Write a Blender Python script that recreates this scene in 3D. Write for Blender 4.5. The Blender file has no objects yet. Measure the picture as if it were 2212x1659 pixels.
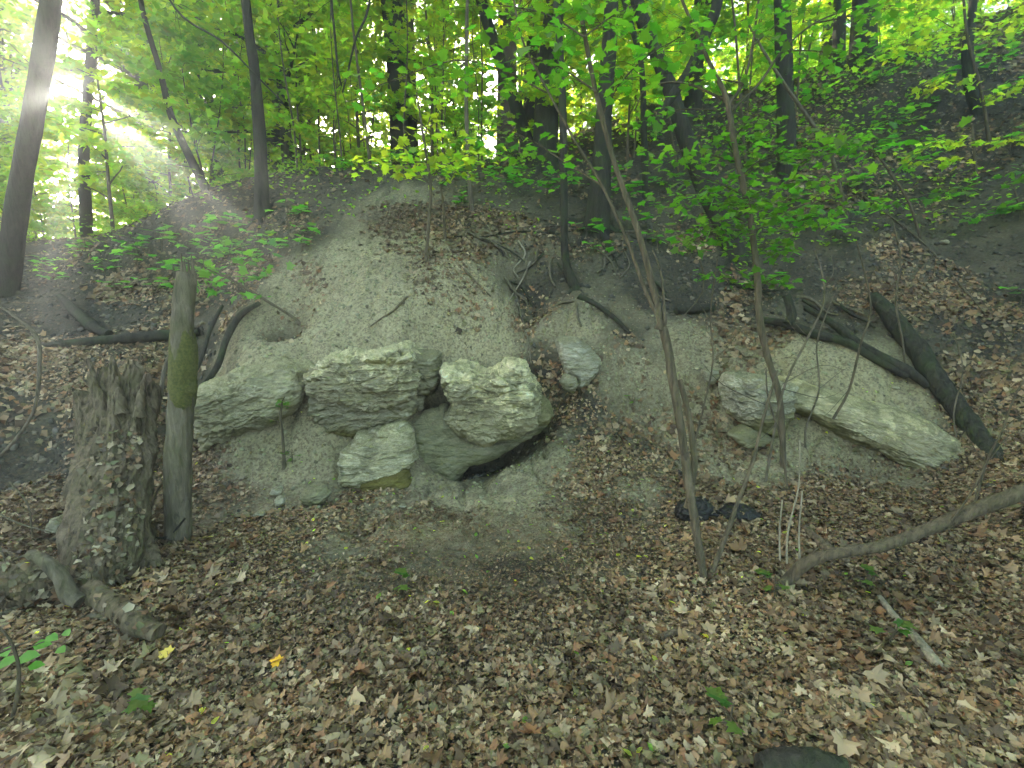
import bpy, math, random
import numpy as np
from mathutils import Vector

# ------------------------------------------------------------------ camera, sky, sun, exposure
S = bpy.context.scene
COL = S.collection
PITCH = math.radians(8.0)
CAMZ = 1.6
FPX = 1069.0                      # focal length in units of the 2212-wide picture
cam = bpy.data.cameras.new('camera'); camo = bpy.data.objects.new('camera', cam); COL.objects.link(camo)
camo.location = (0, 0, CAMZ); camo.rotation_euler = (math.radians(90) - PITCH, 0, 0)
cam.sensor_width = 36.0; cam.lens = 36.0 * FPX / 2212.0
cam.clip_start = 0.05; cam.clip_end = 600
S.camera = camo

def ray(u, v):
    a = (u - 1106.0) / FPX; t = (829.5 - v) / FPX
    return np.array([a, math.cos(PITCH) + t * math.sin(PITCH), -math.sin(PITCH) + t * math.cos(PITCH)])
def P(u, v, Y):
    d = ray(u, v); k = Y / d[1]
    return np.array([d[0] * k, Y, CAMZ + d[2] * k])
def pxw(w, u, v, Y):              # width in picture units -> metres at depth Y
    return w / FPX * Y / ray(u, v)[1]

sd = ray(170, 190); sd = sd / np.linalg.norm(sd)
SUN_EL = math.asin(sd[2]); SUN_AZ = math.atan2(sd[0], sd[1])      # azimuth from +Y towards +X
world = bpy.data.worlds.new('World'); S.world = world; world.use_nodes = True
wn = world.node_tree.nodes; wl = world.node_tree.links
sky = wn.new('ShaderNodeTexSky'); sky.sky_type = 'NISHITA'; sky.sun_disc = False
sky.sun_elevation = SUN_EL; sky.sun_rotation = SUN_AZ
sky.air_density = 1.0; sky.dust_density = 3.0; sky.ozone_density = 1.0
wl.new(sky.outputs[0], wn['Background'].inputs[0]); wn['Background'].inputs[1].default_value = 0.15
sunl = bpy.data.lights.new('sun', 'SUN'); suno = bpy.data.objects.new('sun', sunl); COL.objects.link(suno)
sunl.energy = 5.0; sunl.angle = math.radians(0.5); sunl.color = (1.0, 0.95, 0.86)
suno.rotation_euler = Vector((-sd[0], -sd[1], -sd[2])).to_track_quat('-Z', 'Y').to_euler()
suno.location = (-8, 10, 20)
S.view_settings.view_transform = 'Standard'; S.view_settings.look = 'None'
S.view_settings.exposure = 3.85; S.view_settings.gamma = 1.0
try:
    S.view_settings.use_white_balance = True
    S.view_settings.white_balance_temperature = 6900
    S.view_settings.white_balance_tint = 4
except Exception:
    pass
S.cycles.max_bounces = 7; S.cycles.diffuse_bounces = 4; S.cycles.transmission_bounces = 5
S.cycles.volume_bounces = 0; S.cycles.glossy_bounces = 2
S.cycles.use_denoising = True
S.cycles.volume_step_rate = 4

SHADE_TREES = True
HAZE = 0.0145
rng = np.random.default_rng(7)
random.seed(7)

# ------------------------------------------------------------------ noise
def _h(ix, iy, iz, seed):
    n = (ix.astype(np.int64) * 374761393 + iy.astype(np.int64) * 668265263 + iz.astype(np.int64) * 2147483647 + seed * 974634777) & 0xffffffff
    n = ((n ^ (n >> 13)) * 1274126177) & 0xffffffff
    n = (n ^ (n >> 16)) * 2246822519 & 0xffffffff
    n = n ^ (n >> 15)
    return (n & 0xffffff) / float(0xffffff)
def vnoise(p, seed=0):            # -1..1 value noise
    f = np.floor(p); w = p - f; w = w * w * (3 - 2 * w); i = f.astype(np.int64)
    x, y, z = i[:, 0], i[:, 1], i[:, 2]; a, b, c = w[:, 0], w[:, 1], w[:, 2]
    def L(u, v, t): return u + (v - u) * t
    r = L(L(L(_h(x, y, z, seed), _h(x+1, y, z, seed), a), L(_h(x, y+1, z, seed), _h(x+1, y+1, z, seed), a), b),
          L(L(_h(x, y, z+1, seed), _h(x+1, y, z+1, seed), a), L(_h(x, y+1, z+1, seed), _h(x+1, y+1, z+1, seed), a), b), c)
    return r * 2 - 1
def fbm(p, sc=1.0, octv=4, seed=0, gain=0.5):
    q = np.asarray(p, float) * sc; r = np.zeros(len(q)); a = 1.0; s = 0
    for k in range(octv):
        r += a * vnoise(q, seed + k * 17); s += a; a *= gain; q = q * 2.03 + 11.7
    return r / s
def worley(p, seed=0):            # f1, f2, cell random
    f = np.floor(p).astype(np.int64); n = len(p)
    d1 = np.full(n, 9.0); d2 = np.full(n, 9.0); cr = np.zeros(n)
    for dx in (-1, 0, 1):
        for dy in (-1, 0, 1):
            for dz in (-1, 0, 1):
                cx, cy, cz = f[:, 0] + dx, f[:, 1] + dy, f[:, 2] + dz
                q = np.stack([cx + _h(cx, cy, cz, seed + 1), cy + _h(cx, cy, cz, seed + 2), cz + _h(cx, cy, cz, seed + 3)], 1)
                d = np.linalg.norm(p - q, axis=1)
                m = d < d1
                d2 = np.where(m, d1, np.minimum(d2, d)); cr = np.where(m, _h(cx, cy, cz, seed + 9), cr); d1 = np.where(m, d, d1)
    return d1, d2, cr

# ------------------------------------------------------------------ object helpers
def meta(o, label=None, cat=None, group=None, kind=None):
    if label: o['label'] = label
    if cat: o['category'] = cat
    if group: o['group'] = group
    if kind: o['kind'] = kind
    return o
def make_mesh(name, V, Fs, mats, midx=None, col=None, smooth=False):
    V = np.asarray(V, np.float32)
    Fs = [np.asarray(f, np.int32) for f in Fs if len(f)]
    me = bpy.data.meshes.new(name)
    me.vertices.add(len(V)); me.vertices.foreach_set('co', V.ravel())
    tot = sum(f.size for f in Fs); nf = sum(len(f) for f in Fs)
    me.loops.add(tot); me.polygons.add(nf)
    me.loops.foreach_set('vertex_index', np.concatenate([f.ravel() for f in Fs]))
    sizes = np.concatenate([np.full(len(f), f.shape[1], np.int32) for f in Fs])
    me.polygons.foreach_set('loop_start', np.concatenate([[0], np.cumsum(sizes)[:-1]]).astype(np.int32))
    if midx is not None:
        me.polygons.foreach_set('material_index', np.asarray(midx, np.int32))
    me.update(calc_edges=True)
    if smooth: me.polygons.foreach_set('use_smooth', np.ones(nf, bool))
    if col is not None:
        at = me.color_attributes.new('Col', 'FLOAT_COLOR', 'POINT')
        c = np.ones((len(V), 4), np.float32); c[:, :3] = col
        at.data.foreach_set('color', c.ravel())
    for m in mats: me.materials.append(m)
    return me
def link(name, me, parent=None, loc=None, rot=None):
    o = bpy.data.objects.new(name, me); COL.objects.link(o)
    if parent is not None: o.parent = parent
    if loc is not None: o.location = loc
    if rot is not None: o.rotation_euler = rot
    return o
def empty(name, loc, label, cat, group=None):
    o = bpy.data.objects.new(name, None); COL.objects.link(o); o.location = loc
    o.empty_display_size = 0.2
    return meta(o, label, cat, group)

class Geo:                        # collects verts / faces / colours / material slots
    def __init__(s): s.V = []; s.F = {}; s.n = 0; s.C = []; s.parts = []
    def add(s, V, F, col=(1, 1, 1), mat=0):
        V = np.asarray(V, float); F = np.asarray(F, np.int64)
        s.V.append(V); s.parts.append((F + s.n, mat)); s.n += len(V)
        c = np.empty((len(V), 3)); c[:] = col; s.C.append(c)
    def mesh(s, name, mats, smooth=False, origin=None):
        V = np.concatenate(s.V)
        if origin is not None: V = V - np.asarray(origin)
        Fs = [f for f, m in s.parts]; mi = np.concatenate([np.full(len(f), m, np.int32) for f, m in s.parts])
        return make_mesh(name, V, Fs, mats, mi, np.concatenate(s.C), smooth)

def tube(pts, rad, nseg=8, rough=0.0, seed=0, cap=True, sub=0):
    pts = np.asarray(pts, float); rad = np.asarray(rad, float)
    if sub:                        # Catmull-Rom resample
        n = len(pts); e = np.vstack([2*pts[0]-pts[1], pts, 2*pts[-1]-pts[-2]]); out = []; ro = []
        for i in range(n - 1):
            p0, p1, p2, p3 = e[i], e[i+1], e[i+2], e[i+3]
            for k in range(sub):
                t = k / sub
                out.append(0.5 * ((2*p1) + (-p0+p2)*t + (2*p0-5*p1+4*p2-p3)*t*t + (-p0+3*p1-3*p2+p3)*t**3))
                ro.append(rad[i] + (rad[i+1]-rad[i])*t)
        out.append(pts[-1]); ro.append(rad[-1]); pts = np.array(out); rad = np.array(ro)
    n = len(pts); T = np.gradient(pts, axis=0); T /= np.linalg.norm(T, axis=1)[:, None] + 1e-9
    up = np.array([1.0, 0, 0]) if abs(T[0][0]) < 0.8 else np.array([0, 1.0, 0])
    N = np.zeros_like(T); a = np.cross(T[0], up); N[0] = a / np.linalg.norm(a)
    for i in range(1, n):
        a = N[i-1] - T[i] * np.dot(N[i-1], T[i]); N[i] = a / (np.linalg.norm(a) + 1e-9)
    B = np.cross(T, N); th = np.linspace(0, 2*np.pi, nseg, endpoint=False)
    V = pts[:, None, :] + rad[:, None, None] * (np.cos(th)[None, :, None] * N[:, None, :] + np.sin(th)[None, :, None] * B[:, None, :])
    V = V.reshape(-1, 3)
    if rough:
        c = np.repeat(pts, nseg, 0); d = V - c; rr = np.repeat(rad, nseg)
        s = 1.0 / max(rad.max(), 1e-3)
        k = 1 + rough * fbm(V * np.array([1, 1, .35]), s * 1.3, 4, seed)
        V = c + d * k[:, None]
    i = np.arange(n - 1)[:, None] * nseg; j = np.arange(nseg)[None, :]; j2 = (j + 1) % nseg
    F = np.stack([i + j, i + j2, i + nseg + j2, i + nseg + j], -1).reshape(-1, 4)
    return V, F
def add_tube(g, pts, rad, nseg=8, rough=0.0, seed=0, col=(1, 1, 1), mat=0, sub=0, capend=True):
    V, F = tube(pts, rad, nseg, rough, seed, sub=sub)
    g.add(V, F, col, mat)
    if capend:
        n = len(V) // nseg
        for ring in (0, n - 1):
            R = V[ring*nseg:(ring+1)*nseg]; c = R.mean(0)
            VV = np.vstack([R, c]); a = np.arange(nseg)
            Fc = np.stack([a, (a+1) % nseg, np.full(nseg, nseg)], 1)
            if ring == 0: Fc = Fc[:, ::-1]
            g.add(VV, Fc, col, mat)

# ------------------------------------------------------------------ materials
def new_mat(name):
    m = bpy.data.materials.new(name); m.use_nodes = True; nt = m.node_tree
    return m, nt, nt.nodes, nt.links, nt.nodes['Principled BSDF']
def N(nt, t, **k):
    n = nt.nodes.new(t)
    for a, b in k.items(): setattr(n, a, b)
    return n
def noise_n(nt, scale, detail=6, rough=.6, vec=None, dist=0.0):
    n = N(nt, 'ShaderNodeTexNoise'); n.inputs['Scale'].default_value = scale; n.inputs['Detail'].default_value = detail
    n.inputs['Roughness'].default_value = rough; n.inputs['Distortion'].default_value = dist
    if vec is not None: nt.links.new(vec, n.inputs['Vector'])
    return n
def ramp(nt, src, stops):
    r = N(nt, 'ShaderNodeValToRGB'); e = r.color_ramp.elements
    while len(e) > 1: e.remove(e[-1])
    e[0].position = stops[0][0]; e[0].color = (*stops[0][1], 1)
    for p, c in stops[1:]:
        x = e.new(p); x.color = (*c, 1)
    nt.links.new(src, r.inputs[0]); return r
def mix(nt, fac, a, b, mode='MIX'):
    m = N(nt, 'ShaderNodeMix', data_type='RGBA', blend_type=mode)
    if isinstance(fac, (int, float)): m.inputs[0].default_value = fac
    else: nt.links.new(fac, m.inputs[0])
    for i, x in ((6, a), (7, b)):
        if isinstance(x, tuple): m.inputs[i].default_value = (*x, 1)
        else: nt.links.new(x, m.inputs[i])
    return m.outputs[2]
def bump(nt, h, strength, dist, prev=None):
    b = N(nt, 'ShaderNodeBump'); b.inputs['Strength'].default_value = strength; b.inputs['Distance'].default_value = dist
    nt.links.new(h, b.inputs['Height'])
    if prev is not None: nt.links.new(prev, b.inputs['Normal'])
    return b.outputs[0]
def objco(nt, sc=None):
    tc = N(nt, 'ShaderNodeTexCoord').outputs['Object']
    if sc is None: return tc
    mp = N(nt, 'ShaderNodeMapping'); mp.inputs['Scale'].default_value = sc; nt.links.new(tc, mp.inputs[0]); return mp.outputs[0]
G3 = lambda x: (x, x, x)

def mat_ground():
    m, nt, n, l, b = new_mat('forest_soil')
    co = objco(nt)
    at = N(nt, 'ShaderNodeAttribute', attribute_name='Col')
    sep = N(nt, 'ShaderNodeSeparateColor'); l.new(at.outputs['Color'], sep.inputs[0])
    n1 = noise_n(nt, 3.0, 8, .65, co); n2 = noise_n(nt, 28, 8, .7, co); n3 = noise_n(nt, 120, 5, .7, co)
    dark = ramp(nt, n2.outputs[0], [(.3, (.022, .02, .015)), (.5, (.05, .045, .034)), (.75, (.10, .09, .068))])
    pale = ramp(nt, n2.outputs[0], [(.28, (.155, .125, .072)), (.47, (.315, .265, .16)), (.7, (.45, .39, .25))])
    mm = N(nt, 'ShaderNodeMath', operation='MULTIPLY_ADD'); l.new(n1.outputs[0], mm.inputs[0]); mm.inputs[1].default_value = .9; mm.inputs[2].default_value = -.45
    ad = N(nt, 'ShaderNodeMath', operation='ADD', use_clamp=True); l.new(mm.outputs[0], ad.inputs[0]); l.new(sep.outputs[0], ad.inputs[1])
    base = mix(nt, ad.outputs[0], dark.outputs[0], pale.outputs[0])
    # crumbs of old leaf in the soil
    vo = N(nt, 'ShaderNodeTexVoronoi'); vo.inputs['Scale'].default_value = 55; l.new(co, vo.inputs['Vector'])
    cr = ramp(nt, vo.outputs['Color'], [(.0, G3(0)), (.62, G3(0)), (.70, G3(1))])
    lc = N(nt, 'ShaderNodeMath', operation='MULTIPLY'); l.new(cr.outputs[0], lc.inputs[0]); lc.inputs[1].default_value = .55
    base = mix(nt, lc.outputs[0], base, (.11, .075, .045))
    l.new(base, b.inputs['Base Color']); b.inputs['Roughness'].default_value = .95; b.inputs['Specular IOR Level'].default_value = .15
    nb = bump(nt, n2.outputs[0], .7, .035); nb = bump(nt, n3.outputs[0], .6, .01, nb)
    l.new(nb, b.inputs['Normal']); return m

def mat_rock(name, lo, mid, hi, moss=0.3, strata=True):
    m, nt, n, l, b = new_mat(name)
    co = objco(nt); cz = objco(nt, (1, 1, 4.5))
    n1 = noise_n(nt, 2.6, 8, .7, cz, .6); n2 = noise_n(nt, 9, 10, .75, cz, .3); n3 = noise_n(nt, 75, 6, .7, co)
    c1 = ramp(nt, n1.outputs[0], [(.28, lo), (.5, mid), (.7, hi)])
    c2 = ramp(nt, n2.outputs[0], [(.3, G3(.42)), (.47, G3(.85)), (.6, G3(1.05)), (.72, G3(1.4))])
    c = mix(nt, .85, c1.outputs[0], c2.outputs[0], 'MULTIPLY')
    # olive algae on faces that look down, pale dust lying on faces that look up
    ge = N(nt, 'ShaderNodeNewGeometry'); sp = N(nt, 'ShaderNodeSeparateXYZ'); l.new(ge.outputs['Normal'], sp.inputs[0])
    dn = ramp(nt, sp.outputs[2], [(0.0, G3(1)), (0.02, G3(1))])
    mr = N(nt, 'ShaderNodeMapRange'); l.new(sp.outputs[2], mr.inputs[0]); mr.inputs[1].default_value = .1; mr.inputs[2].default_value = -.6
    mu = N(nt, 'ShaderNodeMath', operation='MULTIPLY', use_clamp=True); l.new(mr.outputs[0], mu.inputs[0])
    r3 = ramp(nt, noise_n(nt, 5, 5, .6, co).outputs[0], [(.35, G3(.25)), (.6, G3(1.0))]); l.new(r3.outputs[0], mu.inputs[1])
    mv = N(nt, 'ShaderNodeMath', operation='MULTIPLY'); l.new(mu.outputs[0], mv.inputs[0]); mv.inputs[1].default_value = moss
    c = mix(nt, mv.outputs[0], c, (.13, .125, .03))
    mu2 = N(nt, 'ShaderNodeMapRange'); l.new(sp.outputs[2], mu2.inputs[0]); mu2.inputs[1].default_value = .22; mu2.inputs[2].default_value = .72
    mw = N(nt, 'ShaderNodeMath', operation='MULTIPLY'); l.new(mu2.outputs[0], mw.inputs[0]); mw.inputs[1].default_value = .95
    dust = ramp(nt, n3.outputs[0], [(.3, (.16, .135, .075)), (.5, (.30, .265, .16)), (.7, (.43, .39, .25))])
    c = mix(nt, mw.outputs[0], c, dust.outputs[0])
    at = N(nt, 'ShaderNodeAttribute', attribute_name='Col'); c = mix(nt, 1.0, c, at.outputs['Color'], 'MULTIPLY')
    l.new(c, b.inputs['Base Color']); b.inputs['Roughness'].default_value = .93; b.inputs['Specular IOR Level'].default_value = .2
    nb = bump(nt, n2.outputs[0], 1.0, .06); nb = bump(nt, n3.outputs[0], .8, .012, nb); l.new(nb, b.inputs['Normal'])
    return m

def mat_bark(name, lo, hi, mossc=None, mossamt=.4):
    m, nt, n, l, b = new_mat(name)
    cz = objco(nt, (1, 1, .18)); co = objco(nt)
    n1 = noise_n(nt, 28, 8, .7, cz, .5); n2 = noise_n(nt, 5, 5, .6, co)
    c = ramp(nt, n1.outputs[0], [(.3, lo), (.7, hi)]).outputs[0]
    at = N(nt, 'ShaderNodeAttribute', attribute_name='Col'); c = mix(nt, 1.0, c, at.outputs['Color'], 'MULTIPLY')
    if mossc:
        r = ramp(nt, n2.outputs[0], [(.45, G3(0)), (.65, G3(mossamt))]); c = mix(nt, r.outputs[0], c, mossc)
    l.new(c, b.inputs['Base Color']); b.inputs['Roughness'].default_value = .9; b.inputs['Specular IOR Level'].default_value = .2
    n3 = noise_n(nt, 90, 6, .7, co); l.new(bump(nt, n3.outputs[0], .7, .006, bump(nt, n1.outputs[0], 1.0, .03)), b.inputs['Normal']); return m

def mat_leaf(name, refl=1.0, trans=1.0, tmix=.5, spec=.3, trcol=(.75, 1.0, .22)):
    m, nt, n, l, b = new_mat(name)
    at = N(nt, 'ShaderNodeAttribute', attribute_name='Col')
    c = mix(nt, 1.0, at.outputs['Color'], G3(refl), 'MULTIPLY')
    l.new(c, b.inputs['Base Color']); b.inputs['Roughness'].default_value = .55; b.inputs['Specular IOR Level'].default_value = spec
    tr = N(nt, 'ShaderNodeBsdfTranslucent')
    tc = mix(nt, 1.0, at.outputs['Color'], tuple(trans * x for x in trcol), 'MULTIPLY')
    l.new(tc, tr.inputs[0])
    mx = N(nt, 'ShaderNodeMixShader'); mx.inputs[0].default_value = tmix
    l.new(b.outputs[0], mx.inputs[1]); l.new(tr.outputs[0], mx.inputs[2])
    l.new(mx.outputs[0], n['Material Output'].inputs[0]); return m

M_GROUND = mat_ground()
M_ROCK = mat_rock('limestone', (.28, .245, .15), (.47, .425, .29), (.68, .635, .49), .75)
M_ROCKW = mat_rock('white_limestone', (.34, .30, .20), (.54, .49, .36), (.74, .69, .55), .6)
M_ROCKO = mat_rock('earthy_limestone', (.21, .195, .11), (.33, .31, .19), (.44, .42, .28), .7)
M_BARK = mat_bark('grey_brown_bark', (.018, .015, .012), (.075, .065, .048), (.05, .07, .025), .5)
M_SAP = mat_bark('sapling_bark', (.045, .036, .024), (.20, .155, .10), (.08, .09, .04), .3)
M_DEAD = mat_bark('dead_wood', (.045, .036, .025), (.25, .205, .145), (.10, .10, .035), .5)
M_ROT = mat_bark('rotten_wood', (.04, .029, .018), (.27, .205, .135), (.07, .07, .028), .45)
M_PALEW = mat_bark('pale_dead_twig', (.20, .17, .12), (.42, .36, .26))
M_LITTER = mat_leaf('dry_leaf', 1.0, .5, .12, .25, (1.0, .75, .5))
M_LEAF = mat_leaf('maple_leaf', 1.0, 5.3, .58, .35, (1.0, 1.0, .28))
M_LEAFNEAR = mat_leaf('shaded_maple_leaf', 1.0, 3.6, .5, .35, (.65, 1.0, .22))
# ------------------------------------------------------------------ terrain
# controls: picture position + depth, or metres; value pair = (pale bare soil, leaf litter)
CP = []
def C(u, v, Y, pale=0.0, lit=1.0): p = P(u, v, Y); CP.append((p[0], p[1], p[2], pale, lit))
def CF(x, y, z, pale=0.0, lit=1.0): CP.append((x, y, z, pale, lit))
for x, y, z in [(-9, -4, .4), (-4, -4, .1), (0, -4, 0), (4, -4, .1), (9, -4, 1.0), (-3, 1.2, .05), (-1.2, 1.2, 0), (0, 1.2, 0), (1.5, 1.2, .02), (3, 1.2, .15),
                (-3, 2, .04), (-1.5, 2, 0), (0, 2, 0), (1.5, 2, .02), (3, 2, .12), (5, 2, .7), (-4, 3, .08), (-2, 3, 0), (0, 3, 0), (1.5, 3, 0), (2.6, 3, .05), (4, 3, .35), (6, 3, 1.4),
                (1.5, 3.8, .03), (3, 4, .1), (4.3, 4, .35), (-7, 2, .5), (-10, 1, 2), (-10, 5, 3), (10, 2, 4), (10, 6, 6), (20, 5, 9), (-20, 0, 4), (20, -8, 5), (-20, -10, 3), (0, -14, .5)]:
    CF(x, y, z, 0.0, 1.0)
CF(0, 3.2, 0, .5, .72); CF(-.6, 3.75, 0, .8, .5); CF(.3, 3.85, 0, .85, .45); CF(-1.4, 3.8, .02, .5, .65); CF(1.0, 4.2, .02, .6, .4); CF(-.1, 4.25, 0, .95, .3); CF(-.3, 2.8, 0, .3, .9)
C(850, 1082, 4.18, .6, .45); C(950, 1060, 4.4, .75, .3); C(1100, 1060, 4.4, .6, .35); C(1200, 1030, 4.5, .7, .3); C(1300, 1090, 4.1, .2, .8)
C(950, 1044, 4.6, .8, .1); CF(-.75, 5.0, -.06, .2, 0); CF(-.75, 5.45, -.02, .1, 0); CF(-.4, 5.0, -.08, .1, 0); CF(-.4, 5.5, -.02, .1, 0); CF(-.12, 5.0, -.02, .2, 0); CF(-.12, 5.6, .12, .2, 0); CF(.12, 5.1, .08, .3, 0); CF(.14, 5.6, .3, .3, .1); C(1190, 990, 4.75, .9, .1); C(1100, 1020, 4.65, .9, .1); C(1220, 945, 5.0, .5, .5)
C(960, 740, 5.85, 1, .05); C(1060, 735, 5.95, 1, .05); C(800, 880, 5.2, .8, 0); C(800, 980, 4.95, .8, .2)
C(500, 1070, 4.3, .3, .8); C(560, 1010, 4.55, .9, .25); C(650, 1010, 4.6, .8, .45); C(690, 1070, 4.25, .6, .5); C(620, 930, 4.95, .95, .15); C(700, 900, 5.05, .95, .1)
C(480, 930, 5.1, .5, .6); C(400, 975, 4.85, .1, 1); C(482, 800, 5.3, .8, .3); C(440, 760, 6.0, 0, .3); C(420, 850, 5.6, 0, .3); C(412, 930, 5.15, 0, .3)
C(520, 760, 5.35, .9, .25); C(500, 680, 5.9, .3, .8); C(600, 600, 6.5, .9, .4); C(700, 690, 5.7, 1, .1); C(700, 772, 5.08, 1, .1); C(680, 820, 4.95, 1, .1); C(800, 765, 5.05, 1, .05); C(870, 752, 5.15, 1, .05); C(580, 790, 5.05, 1, .1); C(500, 800, 5.1, .9, .2)
C(650, 700, 5.85, 1, .2); C(560, 700, 5.85, .8, .4); C(640, 650, 6.1, .9, .3); C(600, 740, 5.45, .9, .2)
C(850, 640, 5.95, 1, .15); C(1000, 690, 6.05, 1, .1); C(1060, 690, 6.1, .95, .15); C(1000, 600, 6.4, 1, .25); C(750, 565, 6.7, 1, .25); C(900, 525, 7.1, .95, .35)
C(640, 520, 7.1, .1, .5); C(560, 600, 6.6, 0, 1); C(900, 470, 7.6, .2, .9); C(1000, 480, 7.6, .1, .9)
C(1135, 720, 6.5, .0, 1); C(1185, 810, 5.95, .0, 1); C(1150, 650, 6.8, .0, .7); C(1100, 650, 6.4, .9, .2); C(1240, 900, 5.25, 0, 1); C(1310, 1000, 4.7, 0, 1); C(1250, 960, 4.95, 0, 1)
C(1100, 560, 7.1, .35, .3); C(1200, 610, 6.8, .05, .25); C(1230, 480, 7.9, .05, .45); C(1290, 400, 8.9, 0, .8); C(1060, 520, 7.3, .5, .4)
C(1180, 690, 6.15, .6, .3); C(1260, 700, 6.05, .8, .2); C(1340, 790, 5.6, .65, .3); C(1300, 650, 6.5, .3, .4); C(1400, 870, 5.3, .5, .5); C(1500, 880, 5.2, .75, .25); C(1480, 740, 5.8, .75, .25)
C(1400, 640, 6.6, .0, .4); C(1340, 720, 6.0, .25, .5); C(1500, 650, 6.6, 0, .4); C(1600, 660, 6.4, 0, .6); C(1420, 560, 7.2, .0, .2); C(1560, 600, 7.0, 0, .15); C(1700, 600, 6.9, 0, .25); C(1800, 560, 6.9, .05, .25); C(1650, 740, 5.75, .4, .5); C(1500, 520, 7.6, .15, .4); C(1650, 500, 7.7, .1, .4); C(1500, 350, 9.3, .0, .5)
C(1750, 755, 5.5, .95, .15); C(1830, 770, 5.4, .95, .15); C(1900, 810, 5.2, .95, .15); C(1970, 860, 5.05, .9, .2); C(1690, 770, 5.5, .9, .2); C(1900, 660, 6.1, .1, .8); C(2010, 620, 6.3, .2, .6); C(1780, 400, 8.3, .1, .8)
C(1760, 920, 4.9, .9, .2); C(1650, 960, 4.8, .8, .35); C(1880, 1035, 4.5, .6, .4); C(1560, 930, 5.0, .8, .25); C(2060, 860, 5.0, 0, 1); C(2150, 900, 4.8, 0, 1); C(2120, 1000, 4.3, 0, 1)
C(2100, 700, 5.6, .0, .4); C(2100, 500, 7.0, .12, .2); C(2010, 500, 7.2, .15, .2); C(2190, 620, 6.0, .05, .4); C(1900, 560, 6.7, .1, .3); C(2000, 580, 6.5, .1, .3); C(2100, 300, 8.6, .0, .4); C(1900, 420, 7.9, .0, .3); C(1800, 700, 6.0, .1, .4); C(2000, 240, 9.3, .0, .2); C(2000, 170, 9.6, .1, .3); C(2200, 130, 9.5, 0, .8)
C(1800, 190, 10.2, 0, .8); C(1400, 230, 11, 0, .8); C(1150, 345, 10, 0, .8); C(920, 375, 9, .2, .5); C(870, 430, 8.1, .75, .2); C(780, 400, 8.6, .2, .6); C(640, 385, 8.8, .05, .4); C(640, 450, 7.9, .1, .35); C(440, 415, 8.9, 0, .4); C(560, 520, 7.4, .0, .4); C(450, 560, 7.4, .0, .45)
C(300, 500, 8.2, 0, .5); C(150, 560, 8.0, 0, .5); C(0, 600, 7.4, 0, .5); C(300, 610, 7.1, 0, .7); C(300, 700, 6.2, .05, .2); C(150, 700, 6.3, 0, .2); C(450, 640, 6.6, .05, .4); C(300, 790, 5.5, 0, .9); C(100, 800, 5.3, 0, 1); C(300, 900, 4.95, 0, 1)
C(0, 900, 4.6, 0, 1); C(100, 940, 4.7, 0, .3); C(60, 1020, 4.4, 0, .1); C(0, 1100, 3.7, 0, 1); C(150, 1040, 4.2, 0, .5); C(0, 700, 6.0, 0, .7)
for x, y, z in [(-30, 12, 3.6), (-16, 14, 3.3), (-8.5, 12, 3.2), (-4, 12, 4.2), (0, 14, 4.9), (5, 14, 6.4), (10, 14, 8.4), (20, 14, 11), (-30, 40, 3), (0, 40, 4.5), (30, 40, 11), (-15, 25, 3.0), (0, 25, 4.7), (8, 25, 6.4), (18, 25, 9.5), (-60, 60, 2), (0, 80, 4), (60, 60, 14), (50, 0, 14), (-50, 0, 5)]:
    CF(x, y, z, 0.0, .9)
CPa = np.array(CP)
def tps_fit(c):
    X = c[:, :2]; n = len(X); d = np.linalg.norm(X[:, None] - X[None], axis=2)
    K = np.where(d > 0, d**2 * np.log(d + 1e-12), 0) + np.eye(n) * .02
    A = np.zeros((n+3, n+3)); A[:n, :n] = K; A[:n, n] = 1; A[:n, n+1:] = X; A[n, :n] = 1; A[n+1:, :n] = X.T
    return np.linalg.solve(A, np.concatenate([c[:, 2], np.zeros(3)]))
TW = tps_fit(CPa)
def tps_eval(q):
    out = np.empty(len(q)); X = CPa[:, :2]
    for s in range(0, len(q), 20000):
        b = q[s:s+20000]; d2 = ((b[:, None] - X[None])**2).sum(2) + 1e-12
        out[s:s+20000] = (0.5 * d2 * np.log(d2)) @ TW[:-3] + TW[-3] + b @ TW[-2:]
    return out
def attr_eval(q):
    out = np.empty((len(q), 2)); X = CPa[:, :3]
    for s in range(0, len(q), 20000):
        b = q[s:s+20000]; d2 = ((b[:, None] - X[None])**2).sum(2)
        w = 1 / (d2 + .01)**2.0; out[s:s+20000] = (w @ CPa[:, 3:5]) / w.sum(1)[:, None]
    return out
def spaced(lo, hi, a, b, st, gr):
    xs = list(np.arange(a, b + 1e-6, st)); s = st; x = xs[-1]
    while x < hi: s *= gr; x += s; xs.append(x)
    s = st; x = xs[0]; left = []
    while x > lo: s *= gr; x -= s; left.append(x)
    return np.array(left[::-1] + xs)
GX = spaced(-90, 90, -6.2, 6.2, .024, 1.06); GY = spaced(-16, 110, 1.1, 8.2, .024, 1.06)
gx, gy = np.meshgrid(GX, GY, indexing='ij'); gq = np.stack([gx.ravel(), gy.ravel()], 1)
gz = tps_eval(gq)
q3 = np.stack([gq[:, 0], gq[:, 1], gz], 1)
ga = attr_eval(q3)
pit = P(612, 712, 5.72); pr_ = np.exp(-(((gq[:, 0] - pit[0]) / .17)**2 + ((gq[:, 1] - pit[1]) / .2)**2))
gz = gz - .42 * pr_; ga[:, 0] *= 1 - np.clip(pr_ * 1.6, 0, 1); ga[:, 1] = np.maximum(ga[:, 1], pr_ * .6)
gz = gz + .055 * fbm(q3, 1.1, 3, 5) + .035 * fbm(q3, 4.5, 3, 9) + .016 * fbm(q3, 17, 3, 12)
slope_r = np.clip(ga[:, 0] * 1.5, 0, 1)
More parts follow.
